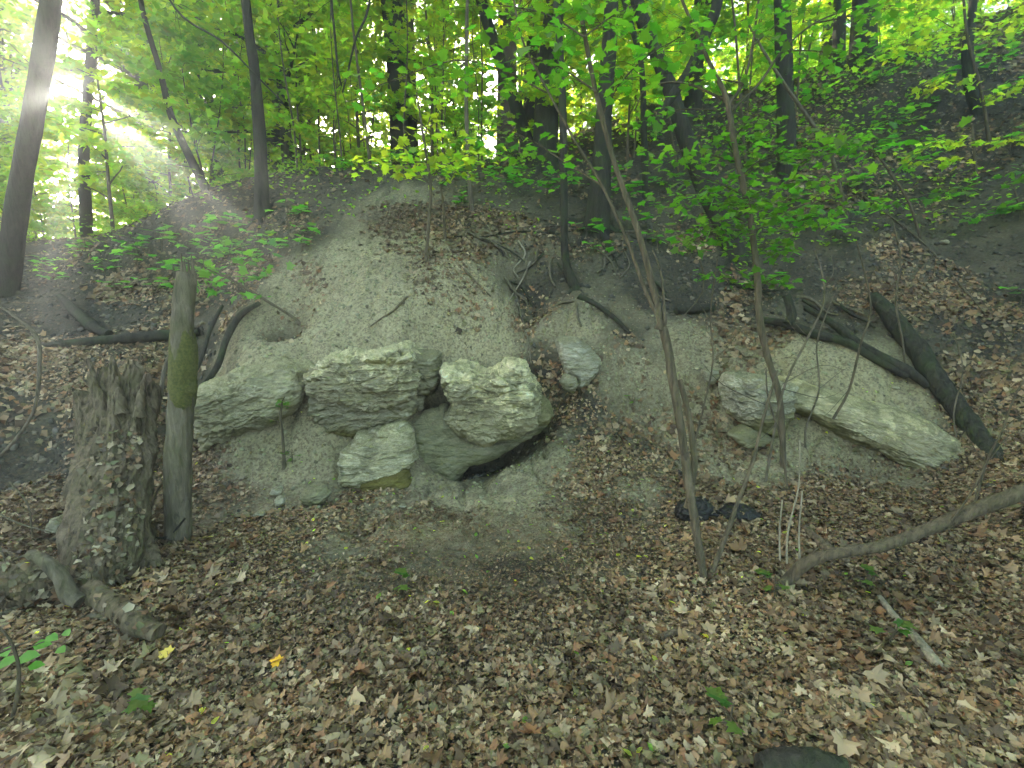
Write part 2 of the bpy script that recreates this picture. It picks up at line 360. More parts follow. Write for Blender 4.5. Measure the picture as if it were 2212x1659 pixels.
run = fbm(q3 * [5.5, 1.6, 1.6], 1, 4, 63, .6); gz += slope_r * (.05 * run - .05 * np.exp(-(fbm(q3 * [2.2, .7, .7], 1, 3, 66) / .06)**2) + .05 * np.abs(fbm(q3 * [1, 1, 2.2], 7, 5, 31, .62)) + .014 * fbm(q3, 33, 2, 35)) - (1 - ga[:, 1]).clip(0, 1) * .02 * np.abs(fbm(q3, 9, 3, 44))
GZ = gz.reshape(len(GX), len(GY))
GA = ga.reshape(len(GX), len(GY), 2)
def _bil(A, x, y):
    x = np.clip(np.asarray(x, float), GX[0], GX[-1] - 1e-6); y = np.clip(np.asarray(y, float), GY[0], GY[-1] - 1e-6)
    i = np.clip(np.searchsorted(GX, x, 'right') - 1, 0, len(GX) - 2); j = np.clip(np.searchsorted(GY, y, 'right') - 1, 0, len(GY) - 2)
    a = (x - GX[i]) / (GX[i+1] - GX[i]); b = (y - GY[j]) / (GY[j+1] - GY[j])
    if A.ndim == 3: a = a[..., None]; b = b[..., None]
    return (A[i, j] * (1-a) + A[i+1, j] * a) * (1-b) + (A[i, j+1] * (1-a) + A[i+1, j+1] * a) * b
def H(x, y): return _bil(GZ, x, y)
def HN(x, y, e=.06):
    dx = (H(x + e, y) - H(x - e, y)) / (2*e); dy = (H(x, y + e) - H(x, y - e)) / (2*e)
    n = np.stack([-dx, -dy, np.ones_like(dx)], -1); return n / np.linalg.norm(n, axis=-1)[..., None]
_Y = np.arange(.9, 60, .01)
def G(u, v, maxY=60, off=0.0):
    d = ray(u, v); x = d[0] / d[1] * _Y; z = CAMZ + d[2] / d[1] * _Y
    hit = np.where(z < H(x, _Y) + off)[0]
    Y = _Y[hit[0]] if len(hit) else maxY
    return P(u, v, min(Y, maxY))
nx, ny = len(GX), len(GY)
ii = np.arange(nx - 1)[:, None] * ny; jj = np.arange(ny - 1)[None, :]
gf = np.stack([ii + jj, ii + ny + jj, ii + ny + jj + 1, ii + jj + 1], -1).reshape(-1, 4)
gc = np.zeros((len(gq), 3)); gc[:, :2] = ga
meta(link('ground', make_mesh('ground', np.stack([gq[:, 0], gq[:, 1], gz], 1), [gf], [M_GROUND], None, gc, True)), kind='structure')

# ------------------------------------------------------------------ rocks
def boulder_geo(g, outline, Y, front, back, e=.55, lean=0.0, seed=1, amp=.05, plate=.05, platesc=(3.0, 3.0, 9.0), NT=400, NP=190, col=(1, 1, 1), yaw=0.0, center=None, botcol=None, tilt=0.0, crust=0.0):
    pts = np.array([P(o[0], o[1], Y) for o in outline]); c = pts.mean(0) if center is None else P(center[0], center[1], Y)
    ox, oz = pts[:, 0] - c[0], pts[:, 2] - c[2]
    th = np.linspace(0, 2*np.pi, NT, endpoint=False); R = np.zeros(NT)
    n = len(ox)
    for k, t in enumerate(th):
        dx, dz = math.cos(t), math.sin(t); best = 0
        for i in range(n):
            x1, z1, x2, z2 = ox[i], oz[i], ox[(i+1) % n], oz[(i+1) % n]
            ex, ez = x2 - x1, z2 - z1; den = dx * ez - dz * ex
            if abs(den) < 1e-12: continue
            r = (x1 * ez - z1 * ex) / den; s = (x1 * dz - z1 * dx) / den
            if r > 0 and -1e-6 <= s <= 1 + 1e-6: best = max(best, r)
        R[k] = best
    kern = np.array([1, 3, 5, 3, 1.]); kern /= kern.sum()
    R = sum(kern[i] * np.roll(R, i - 2) for i in range(5))
    ph = np.linspace(0, np.pi, 1200); sn = np.sin(ph)**e; cs = np.sign(np.cos(ph)) * np.abs(np.cos(ph))**e
    rm = R.mean(); L = np.concatenate([[0], np.cumsum(np.hypot(np.diff(sn) * rm, np.diff(cs) * front))]); L /= L[-1]
    pk = np.interp(np.linspace(0, 1, NP), L, ph)
    s = np.sin(pk)**e; s[0] = 0; s[-1] = 0; cc = np.sign(np.cos(pk)) * np.abs(np.cos(pk))**e
    dep = np.where(cc > 0, -front * cc, -back * cc)
    X = R[None, :] * np.cos(th)[None, :] * s[:, None]; Z = R[None, :] * np.sin(th)[None, :] * s[:, None]
    D = np.repeat(dep[:, None], NT, 1) + lean * Z + yaw * X
    V = np.stack([X + c[0], D + Y, Z + c[2]], -1)
    V[..., 0] = V[..., 0]
    # perspective-true silhouette: keep lateral position constant along depth (real solid)
    A = np.roll(V, -1, 1) - np.roll(V, 1, 1); B = np.gradient(V, axis=0)
    Nn = np.cross(A, B); Nn /= np.linalg.norm(Nn, axis=2)[..., None] + 1e-9
    out = V - c; sg = np.sign((Nn * out).sum(2)); Nn *= np.where(sg == 0, 1, sg)[..., None]
    p = V.reshape(-1, 3); nn = Nn.reshape(-1, 3)
    ps = p.copy(); ps[:, 2] += tilt * p[:, 0]                       # bedding dip
    wob = ps + .06 * np.stack([fbm(ps, 5, 3, seed+50), fbm(ps, 5, 3, seed+60), .45 * fbm(ps, 4, 3, seed+70)], 1)
    f1, f2, cr = worley(wob * np.array(platesc), seed)
    _, _, cr2 = worley(wob * np.array(platesc) * 2.3 + 5, seed + 5)
    bed = fbm(np.stack([wob[:, 0] * 1.2, wob[:, 1] * 1.2, wob[:, 2] * 22], 1), 1, 3, seed + 80)
    f3, f4, cr3 = worley(wob * np.array([4.2, 4.2, 6.0]) + 3, seed + 7)
    msk = np.clip(.55 + 1.1 * fbm(p, 2.4, 3, seed + 90), .12, 1.15)
    rg = 1 - np.abs(fbm(ps * [1, 1, 1.7], 6.5, 5, seed + 91, .6)) * 2.4
    d = amp * fbm(p, 3.2, 4, seed + 3) + msk * (plate * .62 * (cr - .5) + plate * .38 * (cr2 - .5) + plate * .6 * bed - plate * .3 * np.exp(-((f2 - f1) / .07)**2)) + plate * .42 * (cr3 - .5) + plate * .4 * (rg - .5) + .010 * fbm(ps * [1, 1, 1.6], 26, 4, seed + 4, .65)
    p = p + nn * d[:, None]
    i = np.arange(NP - 1)[:, None] * NT; j = np.arange(NT)[None]; j2 = (j + 1) % NT
    F = np.stack([i + j, i + j2, i + NT + j2, i + NT + j], -1).reshape(-1, 4)
    cl = np.ones((len(p), 3)) * np.array(col); cl *= (1 + .12 * (cr - .5))[:, None]
    if crust:
        zt = (p[:, 2] - p[:, 2].min()) / np.ptp(p[:, 2]); k = np.clip((fbm(p, 9, 5, seed + 33, .7) * 2.2 + (zt - .62) * 2.2) * 3, 0, 1)[:, None]
        dk = np.clip(fbm(p, 6, 5, seed + 44, .7) * 4 - .5, 0, 1)[:, None]; cl = cl * (1 - .35 * dk) * (1 + crust * k)
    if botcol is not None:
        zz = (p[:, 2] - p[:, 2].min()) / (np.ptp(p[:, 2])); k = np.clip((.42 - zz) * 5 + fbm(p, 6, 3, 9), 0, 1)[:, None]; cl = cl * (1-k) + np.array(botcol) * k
    g.add(p, F, cl)
def zr5(L): return [(432 + x * .3662, 621 + y * .3662) for x, y in L]
def zr6(L): return [(1134 + x * .2766, 567 + y * .2766) for x, y in L]
def zr7(L): return [(1458 + x * .3408, 567 + y * .3408) for x, y in L]
def rock(name, label, cat, lumps, mat=None, group=None):
    g = Geo()
    for k in lumps: boulder_geo(g, **k)
    V = np.concatenate(g.V); o = np.array([V[:, 0].mean(), V[:, 1].mean(), V[:, 2].min()])
    return meta(link(name, g.mesh(name, [mat or M_ROCK], False, o), loc=o), label, cat, group)

rock('boulder', 'large rounded grey limestone boulder at the left end of the outcrop, beside the dark crevice', 'boulder', [
    dict(outline=zr5([(70,560),(180,520),(300,460),(420,430),(560,430),(640,470),(665,560),(650,640),(600,720),(480,780),(330,850),(200,890),(100,935),(60,850),(30,730),(0,680),(40,620)]),
         Y=5.02, front=.40, back=.55, e=.66, lean=.2, seed=3, amp=.09, plate=.06, platesc=(3.2, 3.2, 5.5), tilt=-.35, yaw=-.12, crust=.3, col=(1.08, 1.06, 1.0))])
rock('limestone_block', 'biggest blocky layered limestone rock jutting from the middle of the outcrop', 'rock', [
    dict(outline=zr5([(700,460),(800,385),(1000,375),(1200,345),(1262,400),(1290,520),(1285,650),(1200,690),(1050,705),(900,680),(760,650),(690,620),(685,540)]),
         Y=4.92, front=.38, back=.5, e=.40, lean=.06, seed=11, amp=.06, plate=.10, platesc=(3.6, 3.6, 6), tilt=-.04, crust=.9, col=(1.08, 1.06, 1.0)),
    dict(outline=zr5([(690,640),(860,620),(1100,650),(1290,640),(1300,680),(1230,770),(1130,790),(1010,830),(920,872),(820,850),(740,790),(680,730)]),
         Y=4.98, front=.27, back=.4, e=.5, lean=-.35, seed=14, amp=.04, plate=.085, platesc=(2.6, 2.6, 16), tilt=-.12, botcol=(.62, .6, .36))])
rock('limestone_block', 'small squarish rock wedged behind the right shoulder of the biggest block', 'rock', [
    dict(outline=zr5([(1250,375),(1330,385),(1400,390),(1412,450),(1392,560),(1345,640),(1290,620),(1240,520)]),
         Y=5.1, front=.22, back=.4, e=.45, seed=21, amp=.04, plate=.06, NT=160, NP=80, col=(.85, .85, .8))])
rock('limestone_slab', 'pale flat-faced slab standing under the biggest block, its mossy foot on the ground', 'rock', [
    dict(outline=zr5([(930,850),(1050,810),(1200,800),(1250,830),(1258,900),(1290,1000),(1200,1075),(1080,1105),(960,1145),(870,1135),(858,1000),(870,930)]),
         Y=4.75, front=.26, back=.4, e=.4, lean=.3, seed=31, amp=.03, plate=.05, platesc=(3, 3, 7), tilt=-.1, col=(1.3, 1.3, 1.25), crust=.2),
    dict(outline=zr5([(960,1120),(1090,1080),(1230,1050),(1262,1130),(1200,1220),(1080,1255),(1010,1225),(960,1180)]),
         Y=4.62, front=.22, back=.4, e=.6, lean=-.3, seed=33, amp=.04, plate=.03, NT=180, NP=80, col=(.5, .47, .22))])
rock('boulder', 'large white-crusted overhanging rock at the right of the outcrop above the cave', 'boulder', [
    dict(outline=zr5([(1450,480),(1560,490),(1700,500),(1840,448),(1920,470),(1990,560),(2000,640),(2005,700),(1985,790),(1860,872),(1700,905),(1600,880),(1500,820),(1450,740),(1495,680),(1460,570)]),
         Y=4.95, front=.36, back=1.0, e=.5, lean=-.1, seed=41, amp=.07, plate=.09, platesc=(3.2, 3.2, 7), tilt=.05, yaw=-.1, col=(1.12, 1.1, 1.02), crust=.9),
    dict(outline=zr5([(1940,640),(2030,670),(2092,735),(2050,785),(1960,805),(1880,850),(1800,860),(1820,740)]),
         Y=5.0, front=.22, back=.8, e=.6, seed=43, amp=.04, plate=.05, NT=180, NP=80, col=(.85, .85, .66))])
rock('boulder', 'brownish recessed rock between the two jutting blocks, over the small dark cave mouths', 'boulder', [
    dict(outline=zr5([(1235,760),(1450,700),(1560,830),(1700,890),(1850,885),(1830,950),(1700,1000),(1590,1020),(1535,1080),(1530,1155),(1400,1162),(1370,1100),(1290,1075),(1225,1050),(1240,900)]),
         Y=5.12, front=.3, back=.4, e=.6, lean=-.05, seed=51, amp=.06, plate=.035, platesc=(3.5, 3.5, 5), center=zr5([(1430, 940)])[0])], M_ROCKO)
rock('boulder', 'mossy rock lintel roofing the right-hand cave mouth', 'boulder', [
    dict(outline=zr5([(1600,880),(1850,850),(2040,770),(2060,800),(1960,880),(1830,955),(1700,1005),(1600,1020)]),
         Y=5.15, front=.18, back=.7, e=.6, lean=-.2, seed=55, amp=.04, plate=.04, NT=200, NP=70)], M_ROCKO)
rock('boulder', 'smooth white angular boulder in the leaf-filled gully right of the outcrop', 'boulder', [
    dict(outline=zr6([(250,600),(400,588),(480,640),(540,690),(600,770),(560,860),(480,950),(400,985),(390,900),(310,865),(268,760)]),
         Y=5.62, front=.22, back=.3, e=.55, lean=.2, seed=61, amp=.035, plate=.03, platesc=(2, 2, 3), NT=200, NP=90)], M_ROCKW)
rock('stone', 'squat pale stone tucked under the white angular gully boulder', 'stone', [
    dict(outline=zr6([(275,930),(310,880),(390,900),(410,960),(370,1010),(300,990)]), Y=5.4, front=.1, back=.1, e=.6, seed=63, amp=.02, plate=.02, NT=90, NP=50)], M_ROCK)
rock('stone', 'small heart-shaped pale stone left of the round white boulder', 'stone', [
    dict(outline=zr7([(175,680),(230,660),(275,680),(280,720),(240,770),(205,765),(175,720)]), Y=5.3, front=.08, back=.1, e=.6, seed=65, amp=.02, plate=.015, NT=90, NP=50)], M_ROCKW)
rock('boulder', 'round boulder with a broken white crust on top, behind the forked sapling on the right', 'boulder', [
    dict(outline=zr7([(320,770),(350,715),(450,700),(600,735),(715,775),(720,850),(690,920),(650,1000),(612,1085),(520,1060),(400,1010),(330,930)]),
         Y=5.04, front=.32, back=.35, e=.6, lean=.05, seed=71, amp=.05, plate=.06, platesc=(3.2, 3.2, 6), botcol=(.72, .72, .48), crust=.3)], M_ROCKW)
rock('boulder', 'long smooth pale boulder slanting down to the right, below the leaning dead trunk', 'boulder', [
    dict(outline=zr7([(690,830),(800,745),(950,790),(1100,845),(1250,880),(1400,915),(1545,985),(1640,1070),(1672,1200),(1650,1270),(1540,1335),(1400,1300),(1250,1215),(1050,1110),(850,980),(720,900)]),
         Y=4.86, front=.36, back=.45, e=.72, lean=.3, seed=81, amp=.035, plate=.03, platesc=(1.2, 2, 8), crust=.6, tilt=.42, NT=520, NP=170, yaw=-.18, col=(1.15, 1.12, 1.04), center=zr7([(1230, 1060)])[0])])
rock('stone', 'lumpy olive stone at the low right foot of the long smooth boulder', 'stone', [
    dict(outline=zr7([(1380,1330),(1450,1300),(1560,1320),(1575,1370),(1510,1410),(1420,1395)]), Y=4.6, front=.13, back=.15, e=.65, seed=85, amp=.03, plate=.03, NT=120, NP=60, col=(.6, .62, .4))])
rock('stone', 'flat grey-green slab half buried under the round crusted boulder', 'stone', [
    dict(outline=zr7([(350,1090),(450,1035),(560,1075),(620,1115),(560,1150),(430,1165)]), Y=4.78, front=.08, back=.15, e=.6, lean=.5, seed=87, amp=.02, plate=.02, NT=120, NP=60, col=(.8, .82, .72))])
def lil(u, v, w, h, name, label, cat, mat, seed, col=(1, 1, 1), group=None):
    p = G(u, v); k = 12; a = np.linspace(0, 2*np.pi, k, endpoint=False); r = np.random.default_rng(seed).uniform(.8, 1.15, k)
    ol = [(u + w/2*math.cos(t)*q, v - h/2*math.sin(t)*q - h*.4) for t, q in zip(a, r)]
    th = pxw(min(w, h * 1.6) / 2, u, v, p[1])
    rock(name, label, cat, [dict(outline=ol, Y=p[1] - .01, front=th, back=th, e=.6, seed=seed, amp=th*.3, plate=th*.2, platesc=(14, 14, 20), NT=56, NP=28, col=col)], mat, group)
lil(684, 1085, 48, 40, 'stone', 'flat pale stone lying in leaf litter below the outcrop, left of the mossy foot', 'stone', M_ROCK, 101, (1, 1, .95))
lil(606, 1092, 22, 26, 'stone', 'small chalk-white stone just below the left boulder, lower of a close pair', 'stone', M_ROCKW, 102, (1.3, 1.3, 1.3))
lil(596, 1068, 22, 16, 'stone', 'small chalk-white stone just below the left boulder, upper of a close pair', 'stone', M_ROCKW, 103, (1.3, 1.3, 1.3))
lil(897, 1410, 17, 12, 'stone', 'lone white pebble on the brown leaves in the middle foreground', 'stone', M_ROCKW, 104, (1.3, 1.3, 1.35))
lil(1300, 1255, 12, 8, 'stone', 'tiny white stone on the leaves just left of the forked sapling foot', 'stone', M_ROCKW, 105, (1.3, 1.3, 1.3))
lil(130, 1150, 50, 42, 'stone', 'pale grey stone wedged between the rotten stump and the fallen log', 'stone', M_ROCKW, 107)
lil(560, 1115, 24, 12, 'stone', 'thin whitish chip in the leaves left of the flat pale stone', 'stone', M_ROCKW, 108)
lil(1140, 945, 1, 1, 'stone', 'x', 'stone', M_ROCKW, 109) if False else None
lil(1505, 798, 9, 7, 'stone', 'tiny white pebble on bare soil beside the heart-shaped stone', 'stone', M_ROCKW, 110, (1.3, 1.3, 1.3))
lil(870, 1096, 18, 7, 'stone', 'pale sliver of rock on the ground right under the mossy foot', 'stone', M_ROCKW, 111)
lil(1935, 840, 12, 7, 'stone', 'white pebble on the bare slope above the long smooth boulder', 'stone', M_ROCKW, 112, (1.3, 1.3, 1.3))
lil(2040, 527, 16, 9, 'stone', 'white stone alone on the dark right-hand slope', 'stone', M_ROCKW, 113, (1.2, 1.2, 1.2))
# ------------------------------------------------------------------ leaves
def fan(outline, center):
    V = np.array([center] + list(outline), float); n = len(outline)
    F = np.array([[0, i + 1, (i + 1) % n + 1] for i in range(n)]); return V, F
_mh = [(.05, .02), (.25, -.06), (.47, -.02), (.38, .14), (.62, .42), (.40, .40), (.34, .62), (.2, .58)]
MAPLE = [(0, 0)] + _mh + [(0, 1.0)] + [(-x, y) for x, y in _mh[::-1]]
def maple_tpl(fold=.15, droop=.15, seed=0):
    r = np.random.default_rng(seed)
    o = [(x * r.uniform(.9, 1.1), y + r.uniform(-.03, .03), 0) for x, y in MAPLE]
    V, F = fan(o, (0, .3, 0)); V[:, 2] = fold * np.abs(V[:, 0]) - droop * (V[:, 1] - .3)**2 - droop * V[:, 0]**2
    V[:, 1] -= .0; return V, F
_m5 = [(.22, -.05), (.5, .05), (.36, .2), (.55, .5), (.24, .5)]
def maple_lo(fold=.15, droop=.2):
    o = [(0, 0, 0)] + [(x, y, 0) for x, y in _m5] + [(0, 1, 0)] + [(-x, y, 0) for x, y in _m5[::-1]]
    V, F = fan(o, (0, .3, 0)); V[:, 2] = fold * np.abs(V[:, 0]) - droop * (V[:, 1] - .3)**2; return V, F
def far_tpl():
    V = np.array([(0, 0, 0), (.42, .2, .06), (.38, .62, .03), (0, 1, -.08), (-.38, .62, .03), (-.42, .2, .06)], float)
    return V, np.array([[0, 1, 2], [0, 2, 3], [0, 3, 4], [0, 4, 5]])
def oval_tpl(w=.28):
    V = np.array([(0, 0, 0), (w, .3, .05), (w * .8, .65, .03), (0, 1, -.06), (-w * .8, .65, .03), (-w, .3, .05)], float)
    return V, np.array([[0, 1, 2], [0, 2, 3], [0, 3, 4], [0, 4, 5]])
def dry_tpl(seed, n=11, curl=.5):
    r = np.random.default_rng(seed); a = np.sort(r.uniform(0, 2*np.pi, n) * .25 + np.linspace(0, 2*np.pi, n, endpoint=False) * 1.0)
    rad = np.where(np.arange(n) % 2 == 0, r.uniform(.40, .58, n), r.uniform(.28, .46, n))
    o = [(q * math.cos(t) * .85, q * math.sin(t), 0) for q, t in zip(rad, a)]
    V, F = fan(o, (0, 0, 0)); k = r.uniform(.4, 1.4) * curl; ax = r.uniform(0, np.pi)
    d = V[:, 0] * math.cos(ax) + V[:, 1] * math.sin(ax); V[:, 2] = k * d * d * r.choice([-1, 1, 1]) * 1.6 + r.uniform(-.10, .10, len(V)) * curl * 1.6
    return V, F
def basis(nrm, spin):
    n = nrm / (np.linalg.norm(nrm, axis=1)[:, None] + 1e-9)
    h = np.where(np.abs(n[:, 2:3]) < .95, np.array([[0, 0, 1.]]), np.array([[1., 0, 0]]))
    x = np.cross(h, n); x /= np.linalg.norm(x, axis=1)[:, None] + 1e-9; y = np.cross(n, x)
    c, s = np.cos(spin)[:, None], np.sin(spin)[:, None]
    return x * c + y * s, -x * s + y * c, n
def put(g, tpl, pos, nrm, spin, size, col, mat=0):
    V, F = tpl; n = len(pos)
    if n == 0: return
    bx, by, bz = basis(nrm, spin)
    W = pos[:, None, :] + size[:, None, None] * (V[None, :, 0:1] * bx[:, None] + V[None, :, 1:2] * by[:, None] + V[None, :, 2:3] * bz[:, None])
    FF = F[None] + (np.arange(n) * len(V))[:, None, None]
    g.add(W.reshape(-1, 3), FF.reshape(-1, F.shape[1]), np.repeat(col, len(V), 0), mat)
def tilt_up(n, amt, r, base=None):
    b = np.zeros((n, 3)); b[:, 2] = 1
    if base is not None: b = base.copy()
    return b + r.normal(0, amt, (n, 3))
BROWN = np.array([(.21, .15, .085), (.28, .205, .125), (.14, .095, .055), (.34, .265, .17), (.26, .175, .095), (.09, .065, .042), (.29, .235, .155), (.42, .35, .24), (.17, .14, .085), (.25, .14, .075), (.12, .09, .06), (.20, .19, .10)])
def browns(n, r, lo=.75, hi=1.2):
    return BROWN[r.integers(0, len(BROWN), n)] * r.uniform(lo, hi, n)[:, None] * .82
def greens(n, r, kind='fresh'):
    base = {'fresh': (.095, .165, .036), 'yellow': (.155, .21, .042), 'deep': (.05, .125, .022), 'pale': (.10, .19, .06)}[kind]
    c = np.array(base)[None] * r.uniform(.72, 1.3, n)[:, None]; c[:, 0] *= r.uniform(.75, 1.35, n); return c

# ------------------------------------------------------------------ leaf litter (nobody could count it)
def litter():
    r = np.random.default_rng(21); g = Geo()
    tp = [dry_tpl(k, 11, .45) for k in range(8)] + [dry_tpl(30 + k, 7, .6) for k in range(5)]
    def scatter(x, y, smin, smax, power=2.0, lo=0.0, tpls=tp, tilt=.35, lift=.02, dens=1.0, seedmask=3):
        a = _bil(GA, x, y); pr = a[:, 1]
        mask = fbm(np.stack([x, y, np.zeros_like(x)], 1), 1.6, 4, seedmask) * .5
        keep = r.uniform(0, 1, len(x)) < np.clip((np.where(pr > .92, 1.2, pr) + mask * 1.3 - .3 - lo) * 1.6, 0.0, 1) * dens
        x, y, pr = x[keep], y[keep], pr[keep]; n = len(x)
        z = H(x, y); nm = HN(x, y); steep = nm[:, 2]
        k2 = r.uniform(0, 1, n) < np.clip((steep - .15) * 2.2, .12, 1); x, y, z, nm = x[k2], y[k2], z[k2], nm[k2]; n = len(x)
        nrm = nm + r.normal(0, tilt, (n, 3)); size = smin + (smax - smin) * r.uniform(0, 1, n)**power
        worn = np.exp(-((x + .05) / 1.25)**2 - ((y - 3.3) / 1.3)**2); size = size * (1 - .5 * worn)
        pos = np.stack([x, y, z + r.uniform(.002, lift, n)], 1)
        col = browns(n, r); col = col * np.array([1.20, 1.07, .97]); size = size * (1 + .7 * fbm(pos, 1.7, 3, 79)).clip(.6, 1.6); grp = r.integers(0, len(tpls), n)
        patch = (fbm(pos, .8, 3, 77) + .8 * fbm(pos, 3.5, 3, 78))[:, None]; col = col * (1 + .55 * patch)
        for k in range(len(tpls)):
            m = grp == k; put(g, tpls[k], pos[m], nrm[m], r.uniform(0, 6.28, m.sum()), size[m], col[m])
    def area(x0, x1, y0, y1, n): return r.uniform(x0, x1, n), r.uniform(y0, y1, n)
    x, y = area(-3.2, 3.2, 1.1, 2.6, 80000); scatter(x, y, .015, .062, 1.7)
    x, y = area(-4.5, 4.8, 2.6, 4.9, 135000); scatter(x, y, .014, .055, 1.7)
    x, y = area(-5.8, 6.2, 4.9, 8.0, 70000); scatter(x, y, .03, .10, 1.5, dens=.9)
    big = []
    for k in range(6):
        Vm, Fm = maple_tpl(.0, .0, 90 + k); q = np.random.default_rng(900 + k); ax = q.uniform(0, 3.14); d = Vm[:, 0] * math.cos(ax) + (Vm[:, 1] - .4) * math.sin(ax)
        Vm[:, 2] = q.uniform(.5, 1.5) * d * d * q.choice([-1, 1]) + q.uniform(-.07, .07, len(Vm)); Vm[:, 1] -= .4; big.append((Vm, Fm))
    x, y = area(-3.4, 3.4, 1.1, 3.0, 2600); scatter(x, y, .05, .10, 1.5, tpls=big, tilt=.3, lift=.035)
    x, y = area(-4.8, 5.2, 3.0, 5.2, 2600); scatter(x, y, .05, .10, 1.5, tpls=big, tilt=.3, lift=.03)
    small = [dry_tpl(60 + k, 5, .5) for k in range(4)]
    x, y = area(-3.5, 4.5, 2.2, 6.6, 60000)                          # crumbs on the trodden and bare soil
    a = _bil(GA, x, y)[:, 1]; m = a < .75; scatter(x[m], y[m], .012, .035, 1.5, lo=-.22, tpls=small, tilt=.5, lift=.006, dens=.7)
    far = [dry_tpl(80 + k, 5, .4) for k in range(3)]
    x, y = area(-16, 16, 7.6, 18, 60000); scatter(x, y, .06, .13, 1.5, tpls=far, dens=.8)
    x, y = area(4.5, 11, 3, 12, 45000); scatter(x, y, .04, .11, 1.5, tpls=far, dens=.9)
    x, y = area(-11, -4, 3, 10, 24000); scatter(x, y, .04, .11, 1.5, tpls=far, dens=.9)
    meta(link('leaf_litter', g.mesh('leaf_litter', [M_LITTER])), kind='stuff')
litter()
def crumbs():                    # clods and chips of marl on the bare soil
    r = np.random.default_rng(6); g = Geo(); t = (1 + 5**.5) / 2
    Vb = np.array([(-1, t, 0), (1, t, 0), (-1, -t, 0), (1, -t, 0), (0, -1, t), (0, 1, t), (0, -1, -t), (0, 1, -t), (t, 0, -1), (t, 0, 1), (-t, 0, -1), (-t, 0, 1)]) / 3.8
    Fb = np.array([(0, 11, 5), (0, 5, 1), (0, 1, 7), (0, 7, 10), (0, 10, 11), (1, 5, 9), (5, 11, 4), (11, 10, 2), (10, 7, 6), (7, 1, 8), (3, 9, 4), (3, 4, 2), (3, 2, 6), (3, 6, 8), (3, 8, 9), (4, 9, 5), (2, 4, 11), (6, 2, 10), (8, 6, 7), (9, 8, 1)])
    n = 60000; x = r.uniform(-4.2, 5.2, n); y = r.uniform(3.6, 9, n); a = _bil(GA, x, y)
    k = r.uniform(0, 1, n) < a[:, 0]**1.3 * .36; x, y = x[k], y[k]; n = len(x); grp = r.integers(0, 4, n); c = np.where(r.uniform(0, 1, (n, 1)) < .3, np.array([[.15, .125, .075]]), np.array([[.25, .235, .14]])) * r.uniform(.6, 1.25, (n, 1))
    sz = .012 + .045 * r.uniform(0, 1, n)**4
    for q in range(4):
        m = grp == q; put(g, (Vb * r.uniform(.6, 1.3, (12, 1)) * [1, 1, .6], Fb), np.stack([x, y, H(x, y)], 1)[m], HN(x, y)[m] + r.normal(0, .2, (m.sum(), 3)), r.uniform(0, 6.28, m.sum()), sz[m], c[m])
    mt, nt, nn, l, b = new_mat('marl_crumb'); at = N(nt, 'ShaderNodeAttribute', attribute_name='Col'); l.new(at.outputs['Color'], b.inputs['Base Color']); b.inputs['Roughness'].default_value = .95
    n = 60000; x = r.uniform(-8, 11, n); y = r.uniform(3.6, 11, n); a = _bil(GA, x, y)
    k = r.uniform(0, 1, n) < np.clip(1 - 2.2 * a[:, 0], 0, 1) * np.clip(1.1 - a[:, 1], 0, 1); x, y = x[k], y[k]; n = len(x); grp = r.integers(0, 3, n)
    pal = np.array([(.05, .045, .033), (.09, .08, .06), (.035, .03, .022), (.15, .12, .08), (.07, .06, .04)]); c = pal[r.integers(0, 5, n)] * r.uniform(.7, 1.3, (n, 1)); sz = .02 + .07 * r.uniform(0, 1, n)**3
    for q in range(3):
        m = grp == q; put(g, (Vb * r.uniform(.5, 1.3, (12, 1)) * [1, 1, .5], Fb), np.stack([x, y, H(x, y)], 1)[m], HN(x, y)[m] + r.normal(0, .25, (m.sum(), 3)), r.uniform(0, 6.28, m.sum()), sz[m], c[m])
    meta(link('soil_crumbs', g.mesh('soil_crumbs', [mt])), kind='stuff')
crumbs()
def small_green():
    r = np.random.default_rng(5); g = Geo(); ov = oval_tpl(); mt = maple_lo()
    n = 420; x = r.uniform(-3.5, 4.5, n); y = r.uniform(1.2, 5.2, n); z = H(x, y)
    put(g, ov, np.stack([x, y, z + .02], 1), tilt_up(n, .4, r), r.uniform(0, 6.28, n), r.uniform(.015, .045, n), np.where(r.uniform(0, 1, (n, 1)) < .4, np.array([[.38, .42, .10]]), np.array([[.14, .25, .06]])) * r.uniform(.7, 1.2, (n, 1)))
    # low seedlings and weeds far up the bank and on the plateau
    for (x0, x1, y0, y1, n, hi, s) in [(-14, 14, 8.8, 22, 22000, .5, .085), (-4, 4, 7.4, 9.5, 900, .3, .06), (3, 9, 7.0, 12, 3600, .35, .075), (-10, -3, 7.0, 10, 900, .25, .08)]:
        x = r.uniform(x0, x1, n); y = r.uniform(y0, y1, n)
        m = fbm(np.stack([x, y, 0 * x], 1), .9, 3, 15) + r.uniform(-.3, .3, n) > .0; x, y = x[m], y[m]; n = len(x)
        put(g, mt, np.stack([x, y, H(x, y) + hi * r.uniform(.1, 1, n)**1.5], 1), tilt_up(n, .35, r), r.uniform(0, 6.28, n), s * r.uniform(.6, 1.2, n), greens(n, r, 'fresh'))
    meta(link('ground_cover', g.mesh('ground_cover', [M_LEAF])), kind='stuff')
small_green()

